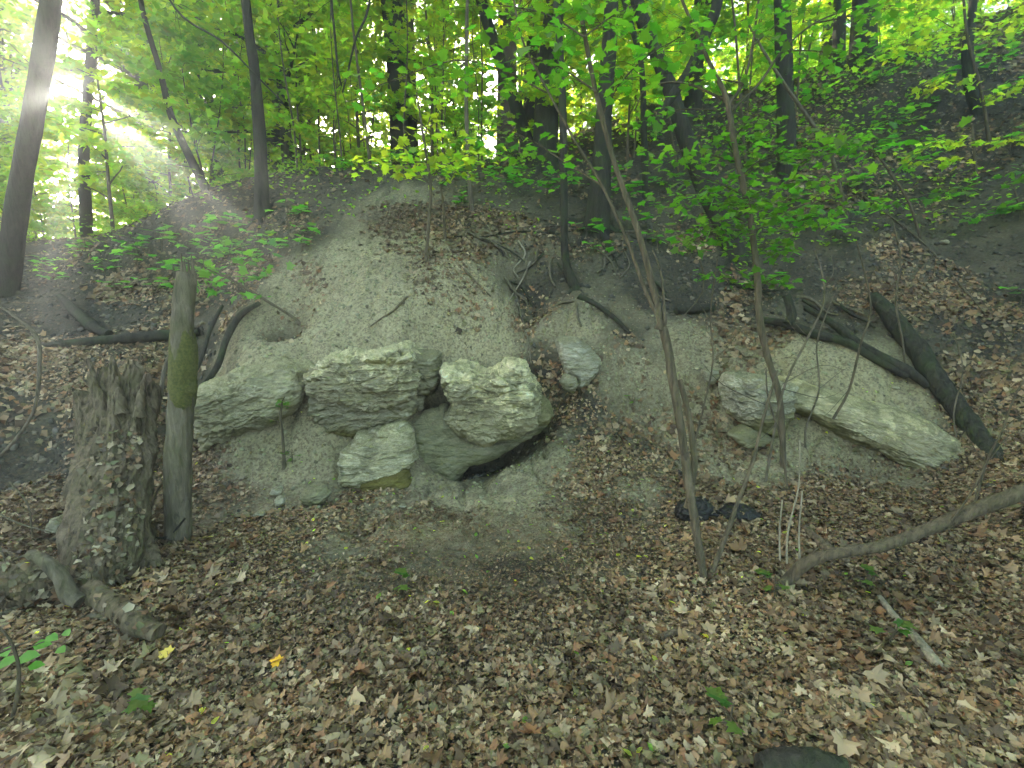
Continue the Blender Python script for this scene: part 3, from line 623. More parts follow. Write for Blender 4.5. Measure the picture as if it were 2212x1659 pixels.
# ------------------------------------------------------------------ trees
def path_px(pts, Y0, dY=0.0):
    n = len(pts); out = []; rad = []
    for i, (u, v, w) in enumerate(pts):
        Y = Y0 + dY * i / max(n - 1, 1); out.append(P(u, v, Y)); rad.append(pxw(w, u, v, Y) / 2)
    return np.array(out), np.array(rad)
def crown_geo(g, trunk, rad, f0, nb, R, nleaf, r, leafsize=.12, kind='fresh', tpl=None, up=(.25, .9), flat=.35, spread=.22, lmat=1, wood=True, maxr=.35, twigs=4):
    """branches and leaf sprays round a trunk polyline"""
    tpl = tpl or far_tpl(); L = np.concatenate([[0], np.cumsum(np.linalg.norm(np.diff(trunk, axis=0), axis=1))]); L /= L[-1]
    tips = []
    az = r.uniform(0, 6.28)
    for b in range(nb):
        f = f0 + (1 - f0) * ((b + .5) / nb)**.9; az += 2.4 + r.uniform(-.5, .5)
        s = np.array([np.interp(f, L, trunk[:, k]) for k in range(3)]); rr = np.interp(f, L, rad)
        ln = R * r.uniform(.55, 1.1) * (1 - .55 * (f - f0) / (1 - f0 + 1e-6)); e = r.uniform(*up)
        d = np.array([math.cos(az) * math.cos(e), math.sin(az) * math.cos(e), math.sin(e)])
        pts = [s]; cur = s.copy()
        for k in range(5):
            d = d + np.array([*r.normal(0, .12, 2), r.uniform(-.12, .03)]); d /= np.linalg.norm(d); cur = cur + d * ln / 5; pts.append(cur.copy())
        pts = np.array(pts); br = min(rr * .55, maxr)
        if wood: add_tube(g, pts, np.linspace(br, br * .18, 6), 5, col=(1, 1, 1), capend=False)
        for q in np.linspace(.45, 1, 5): tips.append((pts[0] + 0, np.array([np.interp(q * 5, range(6), pts[:, k]) for k in range(3)])))
        for t in range(twigs):
            q = r.uniform(.25, 1) * 5; p0 = np.array([np.interp(q, range(6), pts[:, k]) for k in range(3)])
            dd = d + r.normal(0, .6, 3); dd[2] = abs(dd[2]) * .3 + r.uniform(-.15, .2); dd /= np.linalg.norm(dd); l2 = ln * r.uniform(.25, .5)
            p1 = p0 + dd * l2 * .5; p2 = p1 + (dd + r.normal(0, .15, 3)) * l2 * .5
            if wood: add_tube(g, [p0, p1, p2], [br * .3, br * .2, br * .08], 3, capend=False)
            for p in (p1, (p1 + p2) / 2, p2): tips.append((p0, p))
    T = np.array([t[1] for t in tips]); k = r.integers(0, len(T), nleaf)
    pos = T[k] + r.normal(0, 1, (nleaf, 3)) * np.array([spread, spread, spread * flat])
    put(g, tpl, pos, tilt_up(nleaf, .45, r), r.uniform(0, 6.28, nleaf), leafsize * r.uniform(.6, 1.25, nleaf), greens(nleaf, r, kind), lmat)

def proto_tree(seed, Hh, r0, f0, nb, R, nleaf, leafsize, kind, lean=.0, up=(.25, .9)):
    r = np.random.default_rng(seed); n = 9; t = np.linspace(0, 1, n)
    tr = np.stack([lean * Hh * t + .25 * np.cumsum(r.normal(0, .35, n)) * t, .25 * np.cumsum(r.normal(0, .35, n)) * t, Hh * t - .3], 1)
    rad = r0 * (1 - t)**.8 + .015; rad[0] *= 1.35
    g = Geo(); add_tube(g, tr, rad, 10, .12, seed, sub=3); trunk = g.mesh('trunk', [M_BARK], True)
    g = Geo(); crown_geo(g, tr, rad, f0, nb, R, nleaf, r, leafsize, kind, up=up, spread=.35)
    return trunk, g.mesh('crown', [M_BARK, M_LEAF])
MARKS = [('the far-left thick trunk', 45, 430), ('the hazy trunk under the sun glare', 185, 420), ('the slim crest tree', 560, 300), ('the low leaning trunk', 400, 340), ('the bare patch on the crest', 870, 420), ('the Y-topped sapling', 925, 380), ('the pale sapling trunk', 1012, 300),
         ('the curving grey tree', 1110, 230), ('the stout crest tree', 1180, 270), ('the black-footed tree', 1298, 300), ('the slanting dark tree', 1500, 350), ('the upright hillside tree', 1695, 250), ('the highest distant trunk', 1813, 60), ('the little scarp tree', 2100, 150),
         ('the leafy young maple', 1620, 400), ('the slender young tree', 1220, 480), ('the sandy hump', 850, 600), ('the leaning dead trunk', 2000, 780), ('the hole in the sandy hump', 612, 700), ('the level dark log', 250, 735), ('the thin pole tree', 1390, 300)]
USED = set()
def topx(p):
    dy = p[1] * math.cos(PITCH) - (p[2] - CAMZ) * math.sin(PITCH); up = p[1] * math.sin(PITCH) + (p[2] - CAMZ) * math.cos(PITCH)
    return 1106 + FPX * p[0] / dy, 829.5 - FPX * up / dy
def auto(desc, p):
    u, v = topx(p); ds = sorted(MARKS, key=lambda m: math.hypot(m[1] - u, m[2] - v)); lab = None
    def rel(m):
        dx, dy = u - m[1], v - m[2]; far = math.hypot(dx, dy) > 110
        if abs(dx) > abs(dy): return ('well ' if far else 'just ') + ('left of ' if dx < 0 else 'right of ') + m[0]
        return ('well ' if far else 'just ') + ('above ' if dy < 0 else 'below ') + m[0]
    cands = [desc + ' ' + rel(ds[0])] + [desc + ' ' + rel(ds[0]) + ', ' + rel(ds[k]).replace('well ', '').replace('just ', '') for k in (1, 2, 3)] + [desc + ' ' + rel(ds[k]) for k in (1, 2, 3, 4)] + [desc + ' ' + rel(ds[1]) + ', ' + rel(ds[k]).replace('well ', '').replace('just ', '') for k in (2, 3, 4)]
    for lab in cands:
        if lab not in USED and len(lab.split()) <= 16: USED.add(lab); return lab
    return cands[0]
KIND_T = ['yellowish backlit tree', 'leaning green tree', 'short lime-leaved tree', 'tall thick-stemmed tree']
KIND_S = ['yellow-leaved sapling', 'green sapling', 'tall yellow-green sapling', 'short green sapling']
def depthword(y): return '' if y < 13 else ('farther back, ' if y < 19 else 'far back, ')
def plant_thing(name, label, cat, group, parts, loc, rz, sc):
    o = empty(name, loc, label, cat, group); o.rotation_euler = (0, 0, rz); o.scale = (sc, sc, sc)
    for nm, me in parts: link(nm, me, o)
    return o
PROT = [proto_tree(101, 15, .17, .16, 30, 3.4, 5200, .17, 'yellow'), proto_tree(102, 18, .20, .22, 32, 3.8, 5400, .18, 'fresh', .05),
        proto_tree(103, 12, .12, .10, 28, 2.8, 5000, .15, 'yellow', -.05), proto_tree(104, 20, .25, .3, 32, 4.2, 5800, .18, 'fresh')]
def region(x, y):
    u = x / y
    return 'left' if u < -.35 else ('middle' if u < .35 else 'right')
RL = {'left': 'behind the left bank, towards the sun', 'middle': 'behind the middle of the bank crest', 'right': 'up the right-hand hillside'}
def forest():
    r = np.random.default_rng(33); spots = []; tries = 0
    while len(spots) < 46 and tries < 9000:
        tries += 1
        y = 10.5 + 22 * r.uniform(0, 1)**1.1; x = r.uniform(-1.35, 1.25) * y
        if abs(x) < .5 * y and y > 23: continue
        if y < 34 and abs(math.atan2(x, y) - SUN_AZ) < math.radians(.8) + .75 / y: continue
        if all((x - a)**2 + (y - b)**2 > (1.5 + .05 * y)**2 for a, b in spots): spots.append((x, y))
    n0 = len(spots); tries = 0
    while len(spots) < n0 + 22 and tries < 5000:      # the wood is thickest on the left, towards the sun
        tries += 1; y = r.uniform(12, 27); x = r.uniform(-1.45, -.35) * y
        if abs(math.atan2(x, y) - SUN_AZ) < math.radians(.8) + 1.0 / y: continue
        if all((x - a)**2 + (y - b)**2 > 2.6 for a, b in spots): spots.append((x, y))
    for k, (x, y) in enumerate(spots):
        q = r.integers(0, 4); z = float(H(x, y)); rg = region(x, y)
        tk, cr = PROT[q]
        plant_thing('forest_tree', auto(KIND_T[q] + ' ' + depthword(y) + 'rooted', (x, y, z)), 'tree', 'forest trees ' + RL[rg],
                    [('trunk', tk), ('crown', cr)], (x, y, z - .1), r.uniform(0, 6.28), r.uniform(.8, 1.15))
forest()
def shade_trees_round_viewer():       # unseen trees added behind and beside the viewer to shade the hollow
    r = np.random.default_rng(70)
    for k, (x, y, q, s) in enumerate([(-5, -3, 1, .9), (1, -4.5, 3, .85), (6, -3, 0, .95), (-9.5, 1, 3, .8), (10.5, 1.5, 1, .85), (-2.5, -8, 0, 1), (5, -9, 1, 1), (8.8, 2.6, 0, .8), (6.2, -.6, 2, 1), (-8, -7, 2, 1.1), (11, -6, 3, .8), (0.5, -12, 3, .9)]):
        tk, cr = PROT[q]
        plant_thing('forest_tree', 'broadleaf tree added round the viewer, outside the picture, to shade the hollow', 'tree', 'added shade trees round the viewer', [('trunk', tk), ('crown', cr)], (x, y, float(H(x, y)) - .1), r.uniform(0, 6.28), s)
if SHADE_TREES: shade_trees_round_viewer()
def proto_sap(seed, Hh, r0, nb, R, nleaf, ls, kind, lo=.12):
    r = np.random.default_rng(seed); n = 6; t = np.linspace(0, 1, n)
    tr = np.stack([.12 * np.cumsum(r.normal(0, 1, n)) * t, .12 * np.cumsum(r.normal(0, 1, n)) * t, Hh * t - .1], 1); rad = r0 * (1 - t) + .004
    g = Geo(); add_tube(g, tr, rad, 6, .05, seed, sub=2); st = g.mesh('stem', [M_SAP], True)
    g = Geo(); crown_geo(g, tr, rad, lo, nb, R, nleaf, r, ls, kind, maple_lo(), up=(.1, .7), flat=.2, spread=.13)
    return st, g.mesh('foliage', [M_SAP, M_LEAF])
SAP = [proto_sap(201, 3.6, .022, 18, 1.3, 1500, .13, 'yellow'), proto_sap(202, 2.6, .016, 14, 1.1, 1000, .13, 'fresh'), proto_sap(203, 4.6, .03, 22, 1.5, 2000, .13, 'yellow'), proto_sap(204, 1.8, .012, 10, .9, 620, .12, 'fresh')]
def understory():
    r = np.random.default_rng(44); spots = []; tries = 0
    while len(spots) < 95 and tries < 9000:
        tries += 1
        y = 9.2 + 12 * r.uniform(0, 1)**1.3; x = r.uniform(-1.2, 1.15) * y
        if y < 10.5 and x > 3: continue
        if all((x - a)**2 + (y - b)**2 > .8 for a, b in spots): spots.append((x, y))
    n0 = len(spots); tries = 0
    while len(spots) < n0 + 75 and tries < 9000:      # the thicket thins out only far behind the crest
        tries += 1; y = r.uniform(13, 27); x = r.uniform(-1.2, .75) * y
        if all((x - a)**2 + (y - b)**2 > 1.2 for a, b in spots): spots.append((x, y))
    for x, y in spots:
        q = r.integers(0, 4); rg = region(x, y)
        plant_thing('maple_sapling', auto(KIND_S[q] + ' ' + depthword(y) + 'rooted', (x, y, float(H(x, y)))), 'sapling', 'maple saplings ' + RL[rg],
                    [('stem', SAP[q][0]), ('foliage', SAP[q][1])], (x, y, float(H(x, y)) - .05), r.uniform(0, 6.28), r.uniform(.8, 1.2))
understory()
POLE = [proto_sap(211, 4.5, .016, 9, .6, 150, .11, 'yellow', .35), proto_sap(212, 3.6, .012, 7, .5, 90, .11, 'fresh', .4), proto_sap(213, 5.4, .02, 9, .7, 160, .11, 'yellow', .5)]
def poles():                     # thin near-bare poles crowding the crest
    r = np.random.default_rng(91)
    for k in range(34):
        u = r.uniform(290, 1130) if k < 26 else r.uniform(1150, 1900); y = r.uniform(8.8, 11.5); x = (u - 1106) / FPX * y / 1.05; z = float(H(x, y)); q = int(r.integers(0, 3))
        o = plant_thing('pole_sapling', auto(['thin bare pole', 'very thin short pole', 'tall thin pole'][q] + ' rooted', (x, y, z)), 'sapling', 'thin pole saplings on the crest', [('stem', POLE[q][0]), ('foliage', POLE[q][1])], (x, y, z - .05), r.uniform(0, 6.28), r.uniform(.8, 1.2))
        o.rotation_euler[0] = r.normal(0, .09); o.rotation_euler[1] = r.normal(0, .09)
poles()

# ---- the trunks one can tell apart: picture path from the foot up (u, v, width), then on above the frame
def big_tree(label, pts, dY=0.0, top=12.0, crown=True, seed=0, mat=None, nb=16, R=2.6, nleaf=5000, name='tree', Y0=None, roots=True, f0=.45, cat='tree', kind='fresh', group=None):
    r = np.random.default_rng(seed); base = G(pts[0][0], pts[0][1]) if Y0 is None else P(pts[0][0], pts[0][1], Y0)
    path, rad = path_px(pts, base[1] + .05, dY); bz = path[0].copy()
    if top:
        d = path[-1] - path[-2]; d /= np.linalg.norm(d); d = (d + np.array([0, 0, .6])); d /= np.linalg.norm(d); n = 5; L = top - (path[-1][2] - path[0][2])
        if L > 0:
            ext = [path[-1] + d * L * k / n + np.array([*r.normal(0, .12, 2), 0]) for k in range(1, n + 1)]
            path = np.vstack([path, ext]); rad = np.concatenate([rad, np.linspace(rad[-1] * .92, .03, n)])
    low = path[0] - (path[1] - path[0]) * .12 - np.array([0, 0, .15]); path2 = np.vstack([low, path]); rad2 = np.concatenate([[rad[0] * 1.25], rad])
    o = empty(name, bz, label, cat, group)
    g = Geo(); add_tube(g, path2, rad2, 16, .16, seed, sub=6)
    if roots:
        for k in range(5):
            a = k * 1.25 + r.uniform(-.3, .3); q = [path[0] + np.array([0, 0, rad[0] * .8])]
            for s in (1.2, 2.4, 4.0):
                x = path[0][0] + math.cos(a + s * .08) * rad[0] * s; y = path[0][1] + math.sin(a + s * .08) * rad[0] * s; q.append(np.array([x, y, float(H(x, y)) - rad[0] * .08 * s]))
            add_tube(g, q, [rad[0] * .5, rad[0] * .35, rad[0] * .2, rad[0] * .06], 7, .1, seed + k, sub=3, capend=False)
    link('trunk', g.mesh('trunk', [mat or M_BARK], True, bz), o)
    if crown:
        g = Geo(); crown_geo(g, path, rad, f0, nb, R, nleaf, r, .13, kind, up=(.1, .9), spread=.3)
        link('crown', g.mesh('crown', [mat or M_BARK, M_LEAF], False, bz), o)
    return o, path, rad
big_tree('thick dark tree at the far left edge, leaning right towards the sun', [(12, 640, 44), (40, 430, 40), (72, 250, 37), (98, 90, 38), (115, -40, 37)], top=14, seed=1, nb=24, R=3.2, nleaf=9000, f0=.4)
big_tree('slim straight tree rooted on the left part of the bank crest', [(566, 470, 34), (563, 330, 26), (552, 170, 22), (537, 60, 19), (528, -30, 18)], top=13, seed=2, nb=20, R=2.4, nleaf=7000, f0=.5)
big_tree('hazy grey tree standing right under the sun glare, left of the slim crest tree', [(188, 575, 24), (185, 450, 22), (181, 330, 20), (190, 200, 18), (201, 60, 17), (206, -20, 16)], top=13, seed=3, nb=22, R=3, nleaf=7000, f0=.3, Y0=11.3)
big_tree('dim leaning trunk low in the glare, left of the slim crest tree', [(446, 412, 20), (410, 340, 17), (370, 250, 14), (345, 150, 11)], top=8, seed=4, nleaf=4000, f0=.35)
big_tree('grey tree curving to the left from behind the crest, brightest bark', [(1150, 350, 34), (1128, 270, 28), (1098, 180, 26), (1070, 100, 25), (1040, 0, 24)], top=13, seed=5, nleaf=4000, f0=.55)
big_tree('stout upright tree in the middle of the crest, left of the forked pair', [(1178, 365, 58), (1182, 200, 50), (1192, 80, 44), (1203, -20, 40)], top=15, seed=6, nb=20, R=3, nleaf=7000, f0=.5)
big_tree('straight dark tree with a wide black foot, tallest on the bank brow', [(1290, 500, 58), (1298, 380, 42), (1305, 250, 36), (1316, 100, 33), (1322, -20, 30)], top=15, seed=7, nb=20, R=3, nleaf=7000, f0=.5)
big_tree('dark tree slanting up to the left out of the root-filled bank', [(1592, 560, 44), (1560, 480, 40), (1520, 400, 38), (1475, 280, 34), (1440, 170, 32), (1395, 60, 30), (1370, -20, 28)], dY=.6, top=14, seed=8, nb=18, R=2.6, nleaf=6000, f0=.55)
big_tree('upright tree standing on the right hillside, straight and mid grey', [(1700, 380, 40), (1697, 240, 34), (1693, 100, 34), (1688, -20, 32)], top=15, seed=9, nb=18, R=3, nleaf=6000, f0=.55)
big_tree('distant upright grey trunk at the very top of the right hillside', [(1812, 150, 24), (1813, 60, 24), (1815, -20, 23)], top=14, seed=10, nleaf=5000, f0=.5)
big_tree('slim bent little tree on the upper right scarp with bare roots', [(2112, 250, 20), (2095, 180, 22), (2090, 110, 20), (2098, 40, 16), (2102, -20, 14)], top=8, seed=11, nleaf=3500, R=2, f0=.5, kind='yellow')
big_tree('pale thin crooked trunk between the hillside tree and the leafy sapling', [(1830, 470, 6), (1800, 350, 7), (1770, 290, 8), (1700, 190, 7), (1655, 120, 6), (1610, 40, 4)], dY=-.3, top=0, crown=False, seed=12, mat=M_DEAD, roots=False)
big_tree('straight slender young tree on the root bank, left of the black-footed tree', [(1242, 625, 24), (1222, 560, 17), (1218, 430, 16), (1216, 250, 17), (1207, 60, 15), (1203, -20, 14)], dY=.3, top=11, seed=13, nleaf=4500, mat=M_BARK, f0=.55)
big_tree('thin pale sapling trunk on the crest, left of the curving grey tree', [(1020, 460, 11), (1014, 380, 10), (1008, 260, 9), (1008, 120, 8), (1010, -10, 7)], top=8, seed=14, nleaf=1800, R=1.3, mat=M_DEAD, f0=.4, roots=False)
big_tree('thin dark pole tree right of the black-footed tree', [(1394, 430, 14), (1391, 280, 13), (1385, 140, 12), (1362, 50, 12), (1345, -10, 11)], top=10, seed=15, nleaf=2500, R=1.8, f0=.5, roots=False)
big_tree('dark forked limb-like tree crossing the slanting trunk at upper right centre', [(1425, 250, 14), (1440, 225, 18), (1490, 150, 22), (1530, 60, 24), (1552, -10, 22)], Y0=7.0, top=9, seed=16, nleaf=2500, R=2, f0=.5, roots=False)
# ---- foreground saplings with their own leaf sprays
MT = [maple_tpl(.12, .2, k) for k in range(4)]
def spray(g, pts, r, n, size, kind='fresh', wid=.16, lmat=1, tilt=.42, sag=.04):
    """leaves in pairs on both sides of a twig"""
    pts = np.asarray(pts); L = np.concatenate([[0], np.cumsum(np.linalg.norm(np.diff(pts, axis=0), axis=1))])
    s = L[-1] * r.uniform(.12, 1.03, n); c = np.stack([np.interp(s, L, pts[:, k]) for k in range(3)], 1)
    pos = c + r.normal(0, 1, (n, 3)) * np.array([wid, wid, wid * .28]) - np.array([0, 0, sag])
    nr = tilt_up(n, tilt, r); sp = r.uniform(0, 6.28, n); sz = size * (.4 + .95 * r.uniform(0, 1, n)**.8); cl = greens(n, r, kind)
    for k in range(0, n, 3): add_tube(g, [c[k], (c[k] + pos[k]) / 2 + [0, 0, .015], pos[k]], [.0022, .0016, .001], 3, capend=False); q = r.integers(0, 4, n)
    for k in range(4):
        m = q == k; put(g, MT[k], pos[m], nr[m], sp[m], sz[m], cl[m], lmat)
def twig(g, pts, r0, r1, seg=4, sub=3, col=(1, 1, 1)): add_tube(g, pts, np.linspace(r0, r1, len(pts)), seg, col=col, sub=sub, capend=False)
def px(L, Y0, dY=0.0): return path_px([(a, b, 1) for a, b in L], Y0, dY)[0]

def sapling(label, stems, branches, seed, name='sapling', mat=None, kind='fresh', cat='sapling', Y0=None, leafmat=None, group=None, lsize=.072):
    """stems: list of (pts(u,v,w), dY); branches: (pts(u,v), Ystart, dY, nleaf, width)"""
    r = np.random.default_rng(seed); b = G(*stems[0][0][0][:2]) if Y0 is None else P(*stems[0][0][0][:2], Y0); o = empty(name, b, label, cat, group)
    for pts, dY, ys in stems:
        y = b[1] + ys; path, rad = path_px(pts, y, dY); rad = rad * .88
        path = np.vstack([path[0] - [0, 0, .06], path]); rad = np.concatenate([[rad[0] * 1.1], rad])
        g = Geo(); rad = rad.copy(); rad[0] *= 1.7; add_tube(g, path, rad, 14, .26, seed, sub=10); link('stem', g.mesh('stem', [mat or M_SAP], True, b), o)
    g = Geo(); any_ = False
    for pts, ys, dY, n, w in branches:
        any_ = True; n = int(n * 1.3); q = px(pts, b[1] + ys, dY); twig(g, q, .008 if w >= 0 else .004, .002, mat and 4 or 4)
        if n: spray(g, q, r, n, lsize, kind, abs(w) if w else .12)
    if any_: link('foliage', g.mesh('foliage', [mat or M_SAP, leafmat or M_LEAFNEAR], False, b), o)
    return o
# forked sapling in front, foot at (1525,1255)
sapling('tall forked sapling in front, its foot among leaves right of the bare path, leaning left', [
    ([(1522, 1258, 19), (1505, 1150, 20), (1490, 1060, 21), (1475, 950, 20), (1455, 830, 22), (1440, 740, 22), (1424, 680, 18), (1400, 580, 15), (1375, 490, 14), (1340, 390, 13), (1318, 320, 12), (1285, 190, 11), (1262, 70, 10), (1248, -20, 10)], .5, 0),
    ([(1490, 1075, 16), (1500, 1000, 15), (1488, 900, 14), (1468, 820, 13)], .1, .12),
    ([(1528, 1258, 14), (1560, 1180, 12), (1595, 1080, 10), (1625, 1000, 9), (1650, 900, 7), (1680, 800, 5)], .3, .02),
    ([(1424, 690, 11), (1395, 630, 9), (1355, 520, 8), (1300, 400, 7), (1240, 300, 6), (1180, 190, 6), (1130, 90, 5), (1110, 0, 5)], .5, .2),
    ([(1436, 680, 7), (1428, 590, 5), (1410, 540, 4)], .2, .2)],
    [([(1300, 250), (1340, 180), (1400, 120), (1470, 80)], .4, .2, 70, .18), ([(1290, 200), (1200, 140), (1120, 120)], .4, .4, 50, .16), ([(1262, 80), (1180, 30), (1080, 10)], .4, .3, 60, .18),
     ([(1180, 200), (1080, 150), (980, 130), (860, 170), (800, 190)], .7, .8, 70, .2), ([(1300, 400), (1220, 350), (1120, 290), (1020, 280)], .6, .9, 45, .16), ([(1262, 80), (1330, 30), (1400, 0)], .4, .3, 60, .2)], 301, kind='fresh')
# right leafy maple sapling, foot at (1690,1010)
BR = []
for (tip, n, w, s) in [((1400, 330), 46, .16, (1590, 350)), ((1430, 430), 60, .17, (1605, 430)), ((1380, 260), 26, .14, (1560, 240)), ((1490, 520), 60, .17, (1620, 500)), ((1700, 330), 60, .18, (1600, 380)), ((1810, 380), 60, .18, (1605, 430)),
                       ((1780, 470), 60, .18, (1625, 500)), ((1860, 300), 45, .16, (1640, 350)), ((1870, 440), 50, .17, (1640, 470)), ((1530, 590), 34, .14, (1640, 610)), ((1720, 600), 26, .10, (1645, 620)), ((1560, 300), 34, .15, (1590, 350)), ((1980, 300), 40, .15, (1700, 330)), ((1700, 540), 46, .16, (1630, 540)), ((1460, 380), 46, .16, (1600, 420)), ((1650, 250), 40, .16, (1585, 300)), ((1620, 440), 60, .2, (1610, 440)), ((1550, 480), 50, .2, (1610, 480))]:
    m = ((tip[0] + s[0]) / 2, (tip[1] + s[1]) / 2 - 14); BR.append(([s, m, tip], .2 + random.uniform(0, .3), random.uniform(-.5, .6), n, w))
sapling('leafy young maple with broad green foliage over the root bank, in front on the right', [
    ([(1692, 1010, 13), (1690, 940, 15), (1682, 850, 15), (1655, 760, 16), (1640, 680, 16), (1636, 600, 16), (1622, 480, 15), (1605, 400, 15), (1582, 290, 14), (1570, 215, 13), (1530, 130, 9), (1490, 40, 7), (1465, -20, 6)], .3, 0),
    ([(1575, 225, 9), (1605, 180, 7), (1625, 100, 5), (1640, -10, 5)], .1, .3),
    ([(1580, 240, 8), (1640, 180, 6), (1690, 110, 5), (1760, 50, 4), (1860, 10, 3)], .2, .3),
    ([(1578, 225, 7), (1480, 180, 5), (1400, 190, 4), (1370, 240, 3)], .3, .3)],
    BR + [([(1530, 130), (1500, 60), (1440, 20)], .3, .2, 50, .16), ([(1625, 100), (1680, 50), (1720, 0)], .3, .2, 50, .16), ([(1760, 50), (1860, 30), (1940, 10)], .3, .2, 60, .18), ([(1690, 110), (1760, 110), (1820, 120)], .3, .2, 40, .16), ([(1605, 180), (1540, 170), (1480, 180)], .3, .2, 40, .15)], 302, kind='fresh')
# overhanging sprays top right, from trees rooted out on the hillside
def hill_sap(label, pts, br, seed, kind='yellow', ls=.10, mat=None):
    return sapling(label, [(pts, 0, 0)], br, seed, kind=kind, lsize=ls, leafmat=M_LEAF if kind == 'yellow' else None)
hill_sap('maple sapling with yellow-green sprays at the top right corner of the hillside', [(2140, 330, 8), (2120, 200, 7), (2090, 80, 6), (2080, -20, 5)], [([(2090, 80), (2000, 30), (1900, 20)], .1, .3, 90, .25), ([(2100, 100), (2180, 40), (2212, 20)], .1, .3, 60, .2), ([(2115, 190), (2050, 170), (1980, 190)], .1, 0, 40, .12), ([(2120, 220), (2180, 190), (2210, 170)], 0, 0, 30, .12), ([(2095, 60), (1990, 90), (1880, 130)], 0, .2, 60, .18)], 303)
hill_sap('low maple sapling with flat tiers of leaves halfway up the right slope', [(2110, 400, 7), (2105, 330, 6), (2100, 270, 5)], [([(2102, 300), (2040, 300), (1960, 330)], 0, -.2, 40, .1), ([(2103, 310), (2170, 300), (2210, 290)], 0, 0, 26, .1), ([(2105, 340), (2020, 345), (1950, 350)], 0, 0, 30, .09)], 304)
hill_sap('leaning sapling with drooping leaves over the right slope, under the flat tiers', [(1990, 520, 6), (1960, 430, 6), (1900, 340, 5)], [([(1900, 340), (1840, 290), (1780, 280)], 0, 0, 30, .12), ([(1930, 380), (1990, 330), (2030, 300)], 0, 0, 24, .1), ([(1960, 430), (2040, 410), (2110, 400)], 0, 0, 22, .08), ([(1960, 440), (1900, 430), (1850, 440)], 0, 0, 22, .08)], 305, 'fresh', .09)
hill_sap('pair-leaved sprig at the right picture edge on the bare slope', [(2205, 470, 5), (2200, 440, 4), (2190, 400, 3)], [([(2195, 440), (2140, 450), (2090, 470)], 0, 0, 20, .08), ([(2190, 400), (2212, 370), (2230, 350)], 0, 0, 20, .1)], 306, 'fresh')
hill_sap('thin leaning sapling with Y-shaped top over the middle of the crest', [(920, 565, 9), (926, 480, 8), (930, 400, 8), (915, 300, 6), (900, 200, 4)], [([(930, 400), (960, 330), (1000, 280)], 0, .2, 40, .2), ([(928, 400), (880, 330), (830, 280)], 0, .3, 45, .2), ([(928, 380), (1000, 340), (1060, 330)], 0, .2, 40, .18), ([(915, 300), (940, 220), (970, 170)], 0, .3, 40, .2), ([(925, 350), (860, 350), (780, 350)], 0, .3, 50, .2)], 307, 'yellow')
hill_sap('bare dark stick-like sapling right of the Y-topped one', [(962, 520, 8), (958, 450, 6), (952, 400, 5)], [([(952, 400), (990, 370), (1030, 380)], 0, .1, 16, .1)], 308, 'yellow')
# hanging thin branches at the top left centre (dark, leaf-poor), hung from the slim crest tree and its neighbours
def hanging(label, L, Y, w=7, seed=0):
    q, rad = path_px([(a, b, w * (1 - .6 * i / len(L))) for i, (a, b) in enumerate(L)], Y, .3); g = Geo(); add_tube(g, q, rad, 5, .05, seed, sub=5)
    for k in range(5):
        i = random.randint(1, len(q) - 1); d = np.array([random.uniform(-.3, .3), random.uniform(-.2, .2), random.uniform(-.4, -.05)]); twig(g, [q[i], q[i] + d * .5, q[i] + d + [0, 0, -.05]], .004, .0015)
    o = q[0]; return meta(link('hanging_branch', g.mesh('hanging_branch', [M_BARK], True, o), loc=o), label, 'branch')
hanging('bare black branch dangling from the top edge left of the crest middle, nearly vertical', [(722, -400), (712, -150), (716, 0), (722, 60), (730, 150), (738, 185)], 6.5, 8, 1)
hanging('bare dark branch sweeping down-left from the top edge beside the vertical one', [(840, -380), (815, -120), (795, 20), (770, 80), (755, 140), (740, 200)], 6.6, 7, 2)
hanging('long thin twig slanting down to the right through the upper left canopy', [(200, -350), (300, -150), (380, 20), (480, 90), (560, 170), (610, 220)], 7.0, 6, 3)

# ---- seedlings and tiers of maple leaves along the left bank edge
def proto_seed(seed, n, hh, spread, kind='pale', ls=.10):
    r = np.random.default_rng(seed); g = Geo(); st = Geo(); add_tube(st, [(0, 0, -.05), (.02, 0, hh * .5), (.03, .02, hh)], [.006, .005, .003], 4, sub=2)
    for k in range(n):
        a = r.uniform(0, 6.28); h = hh * r.uniform(.5, 1.0); d = spread * r.uniform(.3, 1)
        p = np.array([math.cos(a) * d, math.sin(a) * d, h + r.uniform(-.02, .05)]); twig(g, [np.array([.02, .01, h * .9]), p], .0025, .0012, 3, 0)
        put(g, MT[k % 4], p[None], tilt_up(1, .18, r), np.array([a - 1.57 + r.uniform(-.4, .4)]), np.array([ls * r.uniform(.7, 1.2)]), greens(1, r, kind), 1)
    return st.mesh('stem', [M_SAP]), g.mesh('foliage', [M_SAP, M_LEAFNEAR])
SEED = [proto_seed(401, 15, .35, .30, ls=.13), proto_seed(402, 9, .22, .2, ls=.12), proto_seed(403, 22, .5, .42, ls=.13), proto_seed(404, 5, .12, .09, 'fresh', .07)]
